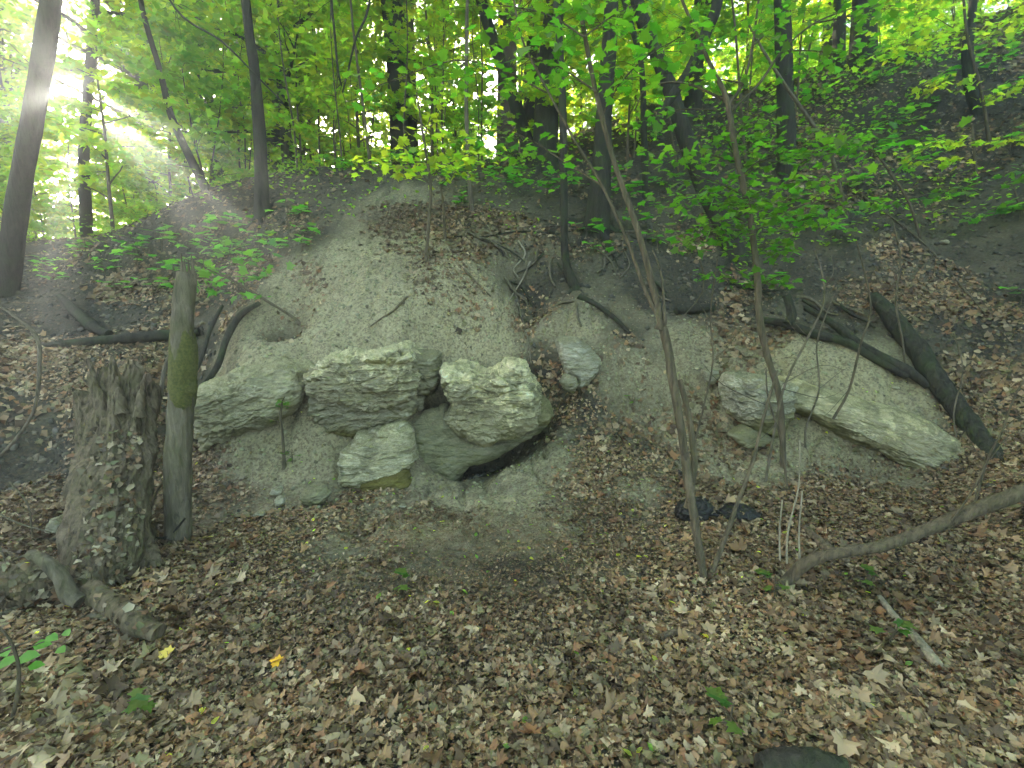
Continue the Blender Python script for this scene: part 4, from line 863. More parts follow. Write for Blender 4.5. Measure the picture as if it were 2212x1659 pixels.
where = {
 'pale tiered seedling': ('seedlings on the left bank', [(300,590,0),(330,640,1),(380,620,0),(420,560,2),(440,610,2),(470,580,0),(500,560,0),(540,575,1),(560,540,1),(290,550,1),(230,600,1),(190,560,0),(350,540,1),(480,520,0),(520,500,1),(620,490,0),(650,545,1),(660,520,1),(250,640,1),(120,620,1),(90,590,1),(590,560,1)]),
 'leafy brow seedling': ('seedlings on the middle brow', [(760,385,0),(700,365,0),(820,380,0),(980,420,0),(1040,430,2),(1090,410,0),(1140,440,2),(1180,430,0),(1230,420,1),(1000,450,1),(1130,390,0),(1060,380,2),(870,380,0),(1290,560,1),(1265,520,1),(740,360,2),(1010,400,2)]),
 'bright slope seedling': ('seedlings on the right slope', [(1300,420,0),(1340,450,0),(1380,500,1),(1420,540,1),(1500,560,1),(1700,450,0),(1740,500,0),(1800,520,1),(1880,350,0),(1930,300,2),(2000,250,0),(1900,200,2),(2050,210,0),(2150,170,2),(2190,230,0),(2180,330,0),(1950,150,2),(1850,160,2),(1760,250,2),(1740,330,0),(1830,420,0),(2090,440,1),(2200,480,0),(2205,660,1),(1700,190,2),(1620,330,0),(1400,330,2),(1440,420,0)]),
}
for lab, (grp, L) in where.items():
    for u, v, q in L:
        p = G(u, v); plant_thing('seedling', auto(('low ', 'small ', 'broad ', 'tiny ')[q] + lab, p), 'seedling', grp, [('stem', SEED[q][0]), ('foliage', SEED[q][1])], p, random.uniform(0, 6.28), random.uniform(.85, 1.3))
for u, v, q, lab in [(1365, 880, 3, 'lone bright green seedling on the brown leaves of the gully'), (1665, 1290, 3, 'bright seedling beside the foot of the leaning bare branch'), (870, 1290, 3, 'little pale green sprout in the middle of the leaf-covered floor'),
                     (1920, 1400, 3, 'low green maple seedling on the leaves at lower right'), (305, 1560, 3, 'tiny green sprout near the bottom left'), (1560, 1590, 3, 'small green sprout at the bottom right of centre'), (545, 885, 3, 'small sprout on the left boulder beside the bare-stemmed seedling'), (1640, 640, 0, 'seedling with round leaves at the foot of the leafy maple'),
                     (1870, 1280, 3, 'weed sprout behind the leaning bare branch on the right'), (630, 1005, 3, 'tiny green sprout at the foot of the seedling on the outcrop')]:
    p = G(u, v); plant_thing('seedling', lab, 'seedling', None, [('stem', SEED[q][0]), ('foliage', SEED[q][1])], p, random.uniform(0, 6.28), 1.0)
sapling('small bare-stemmed seedling with a leafy tip, rooted in front of the left boulder', [([(614, 1000, 8), (611, 950, 7), (606, 900, 6), (609, 870, 5)], 0, -.05)], [([(609, 870), (612, 862), (616, 856)], -.05, 0, 9, .035), ([(607, 915), (590, 905), (575, 900)], -.05, 0, 2, .02)], 310, name='seedling', cat='seedling', lsize=.05)
# low maple branch reaching over the hollow on the left
sapling('flat-tiered maple branch reaching left over the dark hollow, rooted by the sandy hump', [([(640, 690, 6), (560, 640, 7), (510, 610, 6), (470, 590, 5), (400, 560, 4)], -.3, -.1)],
        [([(560, 640), (500, 625), (430, 622)], -.2, -.1, 16, .09), ([(500, 600), (440, 600), (375, 605)], -.2, -.1, 18, .1), ([(470, 590), (520, 560), (570, 535)], -.2, 0, 22, .1), ([(470, 585), (420, 575), (370, 560)], -.3, -.1, 22, .1), ([(520, 600), (560, 590), (600, 570)], -.2, 0, 14, .08), ([(440, 540), (500, 515), (560, 510)], 0, .1, 20, .1)], 311, name='maple_sapling', kind='pale', lsize=.10)
# bright leaves at the lower left corner
sapling('bright green leafy sprig at the lower left picture edge', [([(25, 1560, 9), (38, 1500, 9), (40, 1440, 8), (20, 1380, 6), (-20, 1340, 5)], 0, 0)], [([(-60, 1440), (10, 1405), (110, 1370)], 0, 0, 0, .02)], 312, name='sprig', cat='plant')
def corner_leaves():
    g = Geo(); r = np.random.default_rng(8); Yc = G(38, 1500)[1]
    o = P(20, 1440, Yc)
    twig(g, [P(-80, 1450, Yc), P(30, 1410, Yc), P(140, 1370, Yc)], .003, .002, 4)
    for (u, v, s) in [(-10, 1440, .11), (35, 1425, .12), (70, 1395, .09), (100, 1375, .08), (125, 1400, .07), (140, 1362, .06), (10, 1400, .08), (60, 1440, .08)]:
        put(g, oval_tpl(.36), P(u, v, Yc)[None], np.array([[r.uniform(-.2, .2), -.35, .9]]), np.array([r.uniform(-2.2, -.9)]), np.array([s * .75]), np.array([[.12, .27, .05]]), 1)
    meta(link('leafy_twig', g.mesh('leafy_twig', [M_SAP, M_LEAFNEAR], False, o), loc=o), 'row of large bright green oval leaves over the leaves at the lower left edge', 'twig')
corner_leaves()

# ------------------------------------------------------------------ dead wood
def log(name, label, pts, mat, cat='log', Y0=None, dY=0.0, rough=.16, seed=0, nseg=22, ends=None, group=None, off=.0, sub=6):
    if Y0 is None:
        path = []; rad = []
        for u, v, w in pts:
            p = G(u, v + w * .45); rr = pxw(w, u, v, p[1]) / 2; q = P(u, v, p[1] - rr * .2); path.append(q); rad.append(rr)
        path = np.array(path); rad = np.array(rad)
    elif isinstance(Y0, (list, tuple)):
        path = np.array([P(u, v, y) for (u, v, w), y in zip(pts, Y0)]); rad = np.array([pxw(w, u, v, y) / 2 for (u, v, w), y in zip(pts, Y0)])
    else: path, rad = path_px(pts, Y0, dY)
    g = Geo()
    if nseg >= 20:
        V, F = tube(path, rad, 64, rough, seed, sub=sub * 4); w = rad.max(); V = V + w * .22 * np.stack([fbm(V, .5 / w, 4, seed), fbm(V, .5 / w, 4, seed + 1), fbm(V, .5 / w, 4, seed + 2)], 1) + w * .12 * fbm(V, 2.2 / w, 4, seed + 5)[:, None]; g.add(V, F)
        for e, ring in ((path[0], V[:64]), (path[-1], V[-64:])): a = np.arange(64); g.add(np.vstack([ring, ring.mean(0)]), np.stack([a, (a + 1) % 64, np.full(64, 64)], 1))
    else: add_tube(g, path, rad, nseg, rough, seed, sub=sub)
    o = path[0].copy()
    return meta(link(name, g.mesh(name, [mat], True, o), loc=o), label, cat, group), path, rad
for k, (pts, lab) in enumerate([([(-20, 1230, 10), (30, 1210, 12), (75, 1195, 9)], 'short weathered stick behind the grey broken branch at the left edge'), ([(10, 1335, 8), (70, 1300, 10), (125, 1300, 7)], 'thin stick lying under the splintered branch end'),
        ([(110, 1170, 12), (150, 1140, 16), (175, 1110, 10)], 'dark splinter leaning on the left side of the rotten trunk'), ([(150, 1345, 8), (200, 1330, 12), (240, 1345, 9)], 'short brown stick in front of the decayed log'), ([(-30, 1180, 9), (20, 1195, 10), (60, 1230, 8)], 'bent dark stick crossing the far left edge above the fallen log')]):
    log('stick', lab, pts, (M_ROT, M_DEAD)[k % 2], 'stick', seed=300 + k, nseg=12, rough=.3)
# standing dead trunk with moss cap
def snag():
    b = G(388, 1178); o = empty('dead_trunk', b, 'upright grey dead trunk with a shaggy moss patch, left of the outcrop', 'dead tree')
    path, rad = path_px([(385, 1190, 50), (384, 1100, 50), (385, 1000, 52), (388, 920, 50), (393, 850, 48), (394, 780, 46), (393, 720, 44), (397, 650, 40), (404, 590, 36)], b[1] + .08, .15)
    g = Geo(); V, F = tube(path, rad, 64, .10, 5, sub=22); c = np.repeat(V.reshape(-1, 64, 3).mean(1), 64, 0); V = c + (V - c) * (1 + .10 * fbm(V * [1, 1, .25], 26, 5, 41, .65) + .05 * fbm(V, 9, 3, 43))[:, None]; th = np.arctan2(V[:, 0] - b[0], V[:, 1] - b[1])
    g.add(V, F, (1.0, 1.02, 1.0)); 
    # splintered top
    r = np.random.default_rng(3)
    for k in range(12):
        a = r.uniform(0, 6.28); p = path[-1] + rad[-1] * .7 * np.array([math.cos(a), math.sin(a), 0]); add_tube(g, [p - [0, 0, .08], p + [0, 0, r.uniform(.03, .14)]], [.02, .003], 4, capend=False)
    link('trunk', g.mesh('trunk', [M_DEAD], True, b), o)
    g = Geo(); path, rad = path_px([(392, 895, 47), (394, 848, 49), (396, 800, 49), (395, 750, 47), (395, 700, 42)], b[1] + .146, .055)
    V, F = tube(path, rad, 48, 0, 5, sub=20); c = np.repeat(path.mean(0)[None], len(V), 0); c[:, 2] = V[:, 2]; d = V - c; e = 1 - np.abs((V[:, 2] - V[:, 2].mean()) / (np.ptp(V[:, 2]) / 2))**3; qq = e * 1.25 + 1.6 * fbm(V * [1, 1, .45], 11, 4, 8, .6) - .55; V = c + d * (.86 + .27 * np.clip(qq * 2, 0, 1) + .05 * fbm(V, 45, 3, 4))[:, None]
    g.add(V, F); m, nt, n, l, bb = new_mat('olive_moss'); cc = ramp(nt, noise_n(nt, 60, 6, .7, objco(nt)).outputs[0], [(.3, (.05, .055, .012)), (.7, (.17, .16, .045))]); l.new(cc.outputs[0], bb.inputs['Base Color']); bb.inputs['Roughness'].default_value = 1
    l.new(bump(nt, noise_n(nt, 90, 6, .7, objco(nt)).outputs[0], 1, .02), bb.inputs['Normal'])
    link('moss_patch', g.mesh('moss_patch', [m], True, b), o)
snag()
# big rotten stump: ragged hollow shell
def stump():
    b = G(222, 1290); o = empty('rotten_trunk', b, 'big ragged rotten trunk with a broken top, left of the mossy dead trunk', 'dead tree'); Y = b[1] + .22
    lv = [(235, 1215, 190), (235, 1160, 165), (242, 1080, 150), (250, 1000, 145), (252, 930, 150), (250, 860, 150), (252, 800, 160)]
    lv = [(222, 1300, 120, 2.78), (222, 1265, 150, 2.86), (228, 1200, 165, 2.98), (236, 1130, 160, 3.12), (242, 1060, 150, 3.26), (250, 990, 145, 3.38), (252, 930, 146, 3.5), (250, 860, 148, 3.64), (252, 800, 155, 3.76)]
    path = np.array([P(u, v, y) for u, v, w, y in lv]); rad = np.array([pxw(w, u, v, y) / 2 for u, v, w, y in lv]); nseg = 220; V, F = tube(path, rad, nseg, 0, 3, sub=24); n = len(V) // nseg
    c = np.repeat(np.array([V[i*nseg:(i+1)*nseg].mean(0) for i in range(n)]), nseg, 0); d = V - c; th = np.arctan2(d[:, 1], d[:, 0])
    k = 1 + .16 * fbm(np.stack([np.cos(th) * 2, np.sin(th) * 2, V[:, 2] * .8], 1), 1.5, 4, 4) + .10 * fbm(np.stack([np.cos(th) * 9, np.sin(th) * 9, V[:, 2] * 2], 1), 1, 4, 6)
    V = c + d * k[:, None]; V[:, 1] = c[:, 1] + (V[:, 1] - c[:, 1]) * .8
    ring = np.arange(n * nseg) // nseg; f = ring / (n - 1)
    jag = (.5 + .5 * fbm(np.stack([np.cos(th) * 2.2, np.sin(th) * 2.2, 0 * th], 1), 1, 4, 17)) ; V[:, 2] -= (np.clip(f - .55, 0, 1) / .45) * (1 - jag) * .62
    V[:, 2] += (np.clip(f - .6, 0, 1) / .4) * .10
    dd = V - c; dd[:, 2] = 0; ln = np.linalg.norm(dd, axis=1)[:, None] + 1e-6
    V = V + dd / ln * (.030 * fbm(V * [1, 1, .3], 22, 5, 31, .65) + .035 * fbm(V, 6, 4, 33) - .03 * np.abs(fbm(V * [1, 1, .15], 14, 3, 37)))[:, None]
    g = Geo(); g.add(V, F); inn = V.copy(); inn[:, :2] = c[:, :2] + (V[:, :2] - c[:, :2]) * .72
    top = V[-nseg:]; it = inn[-nseg:] - [0, 0, .02]; a = np.arange(nseg); g.add(np.vstack([top, it]), np.stack([a, (a+1) % nseg, nseg + (a+1) % nseg, nseg + a], 1))
    half = n // 2; g.add(inn[half*nseg:], F[: (n - half - 1) * nseg][:, ::-1])
    r = np.random.default_rng(9)
    for (u, v, u2, v2, w) in [(225, 900, 190, 775, 24), (262, 900, 250, 815, 26), (300, 900, 312, 810, 20)]:
        q, rr = path_px([(u, v, w), ((u+u2)/2, (v+v2)/2, w * .8), (u2, v2, w * .25)], 3.42, .12); Vs, Fs = tube(q, rr, 24, .5, int(u), sub=12); Vs = Vs + .02 * fbm(Vs * [1, 1, .3], 30, 4, 3)[:, None]; g.add(Vs, Fs)
    link('trunk', g.mesh('trunk', [M_ROT], True, b), o)
    # root flare running down to the front
    for L in ([(190, 1180, 60), (140, 1230, 40), (120, 1260, 20)], [(290, 1150, 60), (320, 1200, 40), (340, 1230, 18)]):
        path = []; rad = []
        for u, v, w in L: p = G(u, v + w * .3); path.append(P(u, v, p[1])); rad.append(pxw(w, u, v, p[1]) / 2)
        g = Geo(); Vr, Fr = tube(np.array(path), np.array(rad), 60, .35, 77, sub=20); Vr = Vr + .03 * np.stack([fbm(Vr, 9, 4, 5), fbm(Vr, 9, 4, 6), fbm(Vr, 9, 5, 7)], 1) + .012 * fbm(Vr, 35, 3, 9)[:, None]; g.add(Vr, Fr); link('root', g.mesh('root', [M_ROT], True, b), o)
stump()
def caught_leaves():             # dry leaves lodged on the stump, its roots and the logs
    r = np.random.default_rng(12); g = Geo(); tp = [dry_tpl(k, 9, .6) for k in range(6)]; dg = bpy.context.evaluated_depsgraph_get(); dg.update()
    for (u0, u1, v0, v1, n) in [(185, 300, 930, 1010, 90), (185, 310, 1090, 1180, 90), (170, 300, 1010, 1090, 50), (160, 290, 1180, 1260, 90), (0, 140, 1220, 1300, 50), (200, 330, 1270, 1370, 40), (1465, 1640, 1078, 1130, 22)]:
        for k in range(n):
            u, v = r.uniform(u0, u1), r.uniform(v0, v1); d = ray(u, v); d = d / np.linalg.norm(d)
            hit, loc, nrm, ix, ob, mx = S.ray_cast(dg, camo.location, Vector(d), distance=6)
            if not hit or ob.name.split('.')[0] not in ('trunk', 'root', 'log', 'body', 'pocket'): continue
            q = tp[k % 6]; put(g, q, (np.array(loc) + np.array(nrm) * .008)[None], np.array(nrm)[None] + r.normal(0, .45, (1, 3)), r.uniform(0, 6.28, 1), r.uniform(.025, .07, 1), browns(1, r))
    meta(link('caught_leaves', g.mesh('caught_leaves', [M_LITTER])), kind='stuff')
log('log', 'short decayed log lying forward from the foot of the rotten stump', [(195, 1275, 40), (240, 1305, 46), (290, 1340, 50), (345, 1368, 34)], M_ROT, seed=12, rough=.22)
log('log', 'thick mossy fallen log entering from the left edge below the stump', [(-80, 1275, 90), (20, 1265, 90), (90, 1262, 84), (140, 1262, 60)], M_ROT, seed=13, rough=.2)
log('broken_branch', 'grey weathered broken branch with a splintered end, in front of the stump foot', [(62, 1195, 20), (100, 1215, 28), (130, 1245, 30), (150, 1285, 34), (172, 1300, 30)], M_DEAD, 'branch', Y0=G(150, 1310)[1] - .05, dY=-.02, seed=14, nseg=14)
log('broken_branch', 'grey stick poking out under the fallen log at the left edge', [(-30, 1345, 14), (40, 1315, 16), (90, 1295, 12)], M_DEAD, 'branch', seed=15, nseg=10)
log('fallen_log', 'dark straight log lying level across the hollow behind the dead trunk', [(85, 748, 10), (150, 742, 18), (260, 732, 22), (380, 722, 24), (430, 715, 20)], M_BARK, seed=16, nseg=14, cat='log')
log('curved_branch', 'thin bent branch arching up from behind the mossy dead trunk', [(335, 905, 8), (348, 850, 9), (355, 800, 9), (375, 755, 9), (410, 715, 9), (440, 695, 8)], M_DEAD, 'branch', Y0=4.4, dY=.3, seed=17, nseg=8)
log('curved_branch', 'dark root-like branch curving down the left side of the sandy hump', [(560, 655, 10), (520, 680, 14), (490, 730, 14), (470, 790, 13), (430, 850, 12), (415, 900, 10)], M_BARK, 'branch', Y0=[5.9, 5.7, 5.45, 5.2, 5.0, 4.9], seed=18, nseg=8)
log('curved_branch', 'second thinner root curving beside the dark one on the left of the hump', [(480, 660, 7), (455, 710, 9), (440, 760, 8), (425, 800, 7)], M_BARK, 'branch', Y0=[5.6, 5.4, 5.2, 5.05], seed=19, nseg=8)
log('broken_branch', 'broken dark snag sticking right out of the left bank under the seedlings', [(130, 640, 14), (160, 670, 22), (200, 705, 24), (235, 722, 18)], M_BARK, 'branch', seed=20, nseg=10)
log('twig', 'long thin dark twig lying nearly level in front of the stump and dead trunk', [(-20, 1168, 4), (100, 1165, 5), (220, 1160, 6), (300, 1158, 5), (360, 1160, 5), (400, 1120, 4)], M_BARK, 'twig', Y0=3.35, dY=.05, seed=21, nseg=6)
log('twig', 'pale curved twig rising at the left picture edge from the hollow', [(0, 985, 6), (45, 935, 7), (75, 880, 6), (85, 800, 8), (80, 730, 9), (40, 690, 6), (0, 660, 5)], M_DEAD, 'twig', Y0=4.0, dY=.3, seed=22, nseg=6)
log('twig', 'grey forked twig standing in the lower left clutter in front of the fallen log', [(30, 1370, 5), (50, 1310, 5), (60, 1250, 4), (75, 1200, 3)], M_DEAD, 'twig', Y0=2.6, dY=.0, seed=23, nseg=6)
log('twig', 'grey twig leaning left beside the forked one in the lower left clutter', [(45, 1330, 4), (40, 1280, 4), (15, 1220, 3), (0, 1180, 3)], M_DEAD, 'twig', Y0=2.62, dY=.0, seed=24, nseg=6)
for k, (L, lab) in enumerate([([(-20, 1100, 4), (40, 1130, 4), (110, 1150, 3)], 'grey twig reaching in from the left edge above the broken branch'), ([(20, 1040, 4), (60, 1090, 4), (70, 1160, 3)], 'short dark twig hanging before the dark hollow at far left'), ([(0, 1250, 4), (30, 1210, 4), (90, 1190, 3)], 'pale twig over the mossy fallen log by the broken branch'),
        ([(100, 1360, 3), (60, 1280, 4), (30, 1230, 3)], 'thin pale twig crossing the fallen log'), ([(380, 1010, 3), (340, 1060, 4), (320, 1130, 3)], 'limp pale vine hanging beside the stump')]):
    log('twig', lab, L, M_DEAD, 'twig', Y0=2.7 if k < 4 else 3.5, seed=240 + k, nseg=5)
log('twig', 'forked grey twig lying on the leaves, left foreground', [(583, 1460, 4), (560, 1420, 5), (532, 1380, 6), (530, 1350, 6), (555, 1325, 5), (578, 1300, 4)], M_DEAD, 'twig', seed=25, nseg=6)
log('twig', 'thin twig running left from the forked twig in the left foreground', [(530, 1380, 5), (480, 1405, 5), (420, 1415, 5), (370, 1425, 4)], M_BARK, 'twig', seed=26, nseg=6)
log('twig', 'nearly straight dark twig across the leaves at the lower left', [(560, 1480, 4), (450, 1510, 6), (340, 1525, 6), (240, 1545, 4)], M_BARK, 'twig', seed=27, nseg=6)
log('stick', 'short stout brown stick on the leaves right of the middle foreground', [(1425, 1378, 14), (1455, 1368, 18), (1490, 1372, 16), (1520, 1388, 10)], M_ROT, 'stick', seed=28, nseg=10)
log('stick', 'thin tapered stick left of the short stout one', [(1320, 1425, 5), (1350, 1412, 10), (1382, 1396, 12)], M_ROT, 'stick', seed=29, nseg=8)
log('stick', 'pale barkless stick slanting down right in the lower right leaves', [(1900, 1290, 12), (1940, 1340, 16), (1985, 1385, 20), (2020, 1430, 24), (2028, 1440, 18)], M_PALEW, 'stick', seed=30, nseg=10)
log('log', 'dark half-buried log at the bottom edge right of centre', [(1640, 1655, 40), (1700, 1650, 60), (1770, 1652, 60), (1830, 1662, 40)], M_BARK, seed=31)
log('broken_branch', 'short dark broken limb under the leaning bare branch', [(1740, 1140, 14), (1770, 1170, 20), (1810, 1200, 22), (1835, 1215, 14)], M_ROT, 'branch', seed=32, nseg=10)
# leaning bare branch in the right foreground
def lean_branch():
    b = G(1650, 1300); o = empty('bare_branch', b, 'long leaning bare branch with a bent foot, rising to the right edge in front', 'branch')
    ys = [b[1], 2.72, 2.66, 2.6, 2.55, 2.5, 2.45, 2.4]
    L = [(1648, 1305, 22), (1700, 1255, 25), (1742, 1216, 26), (1800, 1196, 23), (1900, 1180, 24), (2000, 1145, 25), (2110, 1100, 29), (2240, 1050, 33)]
    path = np.array([P(u, v, y) for (u, v, w), y in zip(L, ys)]); rad = np.array([pxw(w, u, v, y) / 2 for (u, v, w), y in zip(L, ys)])
    # carry on beyond the frame until it rests on the slope
    path = np.vstack([path, path[-1] + np.array([.7, .1, .25]), path[-1] + np.array([1.5, .3, .45])]); rad = np.concatenate([rad, [.035, .03]])
    g = Geo(); add_tube(g, path, rad, 18, .08, 3, sub=8); link('stem', g.mesh('stem', [M_SAP], True, b), o)
    for pts, y0, w in [([(2055, 1125), (2100, 1060), (2140, 980), (2165, 930), (2190, 860)], 2.45, .006), ([(1742, 1216), (1760, 1190), (1775, 1180)], 2.66, .01), ([(2140, 990), (2180, 940), (2212, 935)], 2.45, .004)]:
        g = Geo(); twig(g, px(pts, y0), w, w * .3, 6); link('side_branch', g.mesh('side_branch', [M_SAP], True, b), o)
lean_branch()
# leaning dead trunk on the right
log('leaning_trunk', 'thick dead trunk sliding down the right slope to the edge of the leaves', [(2165, 1015, 42), (2110, 940, 42), (2050, 860, 41), (1990, 770, 40), (1930, 690, 36), (1885, 640, 26)], M_BARK, 'dead tree', Y0=[4.25, 4.6, 4.95, 5.35, 5.8, 6.2], seed=33, rough=.14)
log('fallen_branch', 'long branch lying parallel above the dead trunk on the right', [(2005, 835, 16), (1960, 800, 22), (1900, 770, 22), (1850, 740, 20), (1800, 700, 16), (1740, 665, 12)], M_BARK, 'branch', Y0=[5.1, 5.2, 5.35, 5.55, 5.8, 6.1], seed=34, nseg=10)
log('fallen_branch', 'olive barked root-like branch bending down from the root bank to the dead trunk', [(1640, 690, 14), (1700, 700, 18), (1760, 722, 20), (1830, 740, 18), (1880, 770, 16), (1960, 815, 14)], M_BARK, 'branch', Y0=[6.0, 5.8, 5.65, 5.5, 5.35, 5.15], seed=35, nseg=10)
log('root', 'stubby upright root at the left end of the fallen branches', [(1700, 640, 16), (1710, 680, 20), (1700, 700, 16)], M_BARK, 'root', Y0=[5.95, 5.8, 5.75], seed=36, nseg=10)
log('fallen_branch', 'dark log stub lying across the gully head', [(1540, 665, 18), (1500, 668, 22), (1460, 672, 16)], M_BARK, 'branch', seed=37, nseg=10)
# roots and vines hanging on the eroded bank
def rootlet(label, L, w=5, mat=None, seed=0, lift=.04):
    path = np.array([P(u, v, G(u, v)[1] - lift) for u, v in L]); rad = np.array([pxw(w * (1 - .6 * i / len(L)), u, v, 6.3) / 2 for i, (u, v) in enumerate(L)])
    g = Geo(); add_tube(g, path, rad, 5, .1, seed, sub=4); o = path[0]; meta(link('root', g.mesh('root', [mat or M_DEAD], True, o), loc=o), label, 'root')
rootlet('pale root running down left from the foot of the slender young tree', [(1240, 650), (1210, 655), (1180, 675), (1150, 700)], 7, M_DEAD, 1)
rootlet('short pale root dropping straight below the slender young tree', [(1245, 655), (1247, 680), (1255, 705)], 7, M_DEAD, 2)
rootlet('dark root slanting right from the slender young tree down the bank', [(1250, 640), (1290, 660), (1330, 690), (1360, 720)], 14, M_BARK, 3)
rootlet('long hanging root trailing over the leaves left of the white gully boulder', [(1110, 620), (1125, 680), (1140, 730), (1148, 790)], 5, M_DEAD, 4)
rootlet('white crooked rootlet in the eroded bank above the gully', [(1145, 565), (1130, 600), (1105, 640), (1070, 690)], 5, M_PALEW, 5)
rootlet('thin straight root lying down the sandy hump, right of the crest sapling', [(960, 545), (1000, 580), (1040, 620), (1060, 640)], 6, M_ROT, 6, .02)
rootlet('forked twig lying on the sandy hump pointing down left', [(880, 640), (850, 670), (820, 690), (800, 705)], 5, M_ROT, 7, .02)
rootlet('level thin root across the brow left of the slender young tree', [(1210, 505), (1120, 500), (1040, 512), (980, 510)], 6, M_BARK, 8)
rootlet('knotted pale rootlet under the roots of the brow', [(1120, 520), (1135, 550), (1110, 580), (1120, 600)], 5, M_PALEW, 9)
rootlet('hanging root loop right of the rooted brow', [(1340, 600), (1360, 570), (1345, 530), (1355, 500)], 5, M_DEAD, 10)
rootlet('bare root across the upper right scarp', [(1880, 300), (1900, 270), (1950, 262), (2010, 255)], 9, M_DEAD, 11)
rootlet('thin root hanging from the upper right scarp', [(1860, 290), (1850, 310), (1845, 330)], 5, M_DEAD, 12)
rootlet('long thin stick lying on the bare right slope', [(1860, 420), (1990, 520), (2080, 620), (2130, 680)], 5, M_DEAD, 13)
rootlet('short stick at the upper end of the bare right slope', [(1960, 310), (2000, 350), (2040, 400)], 9, M_DEAD, 14)
rr_ = random.Random(4)
for k, (u, v, du, dv, what) in enumerate([(1060, 520, 60, 60, 'under the brow right of the sandy hump'), (1090, 600, 40, 70, 'over the leaf-filled gully head'), (1160, 540, -50, 50, 'in the eroded bank left of the slender young tree'), (1190, 560, 30, 60, 'just left of the slender young tree'), (1170, 490, 70, 20, 'across the brow by the slender young tree'),
        (1285, 520, 50, 60, 'below the black-footed tree'), (1330, 540, -30, 70, 'in the bank right of the slender young tree'), (1400, 600, 60, 40, 'in the dark bank behind the forked sapling'), (1560, 600, 60, 30, 'at the foot of the slanting dark tree'), (1620, 620, 80, -10, 'right of the foot of the slanting dark tree'),
        (1720, 640, 60, 50, 'tangled above the fallen branches'), (1800, 650, 50, 60, 'beside the top of the leaning dead trunk'), (1010, 500, 80, 40, 'on the brow above the sandy hump'), (1350, 500, 60, 10, 'on the brow right of the black-footed tree')]):
    for j in range(2):
        L = [(u + j * 14, v + j * 8)]
        for s in range(3): L.append((L[-1][0] + du / 3 + rr_.uniform(-14, 14), L[-1][1] + dv / 3 + rr_.uniform(-12, 12)))
        rootlet(('pale', 'dark')[j] + ' thin root ' + what, L, rr_.uniform(3.5, 8), (M_DEAD, M_BARK)[j], 60 + 2 * k + j, .03 + .05 * rr_.random())
# thin bare shoots around the leafy maple
def shoot(label, L, Y, w=5, mat=None, seed=0, fork=()):
    g = Geo(); q, rad = path_px([(a, b, w * (1 - .6 * i / len(L))) for i, (a, b) in enumerate(L)], Y, .15); add_tube(g, q, rad, 5, .05, seed, sub=5)
    for f in fork: twig(g, px(f, Y, .1), .004, .0015, 4)
    o = q[0]; meta(link('shoot', g.mesh('shoot', [mat or M_SAP], True, o), loc=o), label, 'shoot')
shoot('bare shoot with crossing side twigs in front of the round crusted boulder', [(1720, 1140), (1700, 1050), (1690, 960), (1660, 860), (1655, 800)], 4.1, 6, M_SAP, 1, [[(1655, 875), (1560, 830), (1510, 775)], [(1690, 900), (1640, 950), (1560, 985), (1510, 990)], [(1690, 830), (1770, 790), (1830, 800)], [(1690, 840), (1780, 860), (1840, 830)]])
shoot('tall bare crooked shoot right of the leafy maple, forked at its top', [(1650, 1060), (1690, 850), (1740, 740), (1778, 660), (1778, 600), (1760, 540)], 4.3, 6, M_DEAD, 2, [[(1778, 620), (1800, 590), (1795, 550)], [(1740, 740), (1700, 690), (1680, 640)]])
shoot('slim brown shoot leaning over the long smooth boulder', [(1800, 905), (1835, 840), (1860, 740), (1880, 680), (1875, 620), (1850, 520)], 4.6, 6, M_SAP, 3, [[(1835, 840), (1800, 880), (1780, 900)], [(1850, 760), (1800, 740), (1770, 750)]])
shoot('bare thin stem with small forks between the forked sapling and the leafy maple', [(1500, 960), (1520, 880), (1540, 780), (1535, 680), (1550, 560)], 4.9, 5, M_SAP, 5, [[(1540, 780), (1580, 740), (1600, 700)], [(1535, 690), (1500, 640), (1490, 600)]])
shoot('crooked thin stem just right of the leafy maple foot', [(1745, 1010), (1740, 930), (1770, 840), (1765, 740), (1800, 640)], 4.7, 5, M_DEAD, 6, [[(1770, 840), (1820, 800), (1850, 790)], [(1765, 745), (1720, 700), (1710, 660)]])
shoot('thin whip rising over the fallen branches on the right', [(1960, 830), (1950, 740), (1935, 650), (1945, 560), (1930, 480)], 5.2, 5, M_DEAD, 7, [[(1935, 650), (1970, 600), (1985, 560)]])
shoot('grey whip leaning right in front of the leaning dead trunk', [(2080, 1010), (2060, 900), (2080, 800), (2060, 720)], 4.6, 4, M_DEAD, 8, [[(2080, 800), (2120, 760), (2150, 750)]])
shoot('brown twiggy whip at the right picture edge above the leaning bare branch', [(2100, 1110), (2130, 1000), (2165, 930), (2190, 860), (2225, 800)], 3.0, 6, M_SAP, 9, [[(2165, 930), (2200, 900), (2230, 900)], [(2130, 1000), (2100, 960), (2090, 930)]])
shoot('thin curved vine hooking down at the gully head', [(1512, 560), (1520, 600), (1512, 640), (1470, 690)], 5.6, 4, M_DEAD, 4)
for k, (L, lab) in enumerate([([(1700, 1238), (1702, 1150), (1725, 1050), (1728, 950)], 'tallest dry straw stalk behind the bent foot of the leaning branch'), ([(1686, 1240), (1684, 1150), (1690, 1080)], 'pale dry straw stalk left of the tallest one'), ([(1728, 1225), (1726, 1150), (1733, 1060)], 'dry straw stalk right beside the tallest one'), ([(1645, 1290), (1640, 1250), (1632, 1225)], 'short dry stalk near the bright seedling')]):
    shoot(lab, L, 2.95 + .03 * k, 5, M_PALEW, 10 + k)
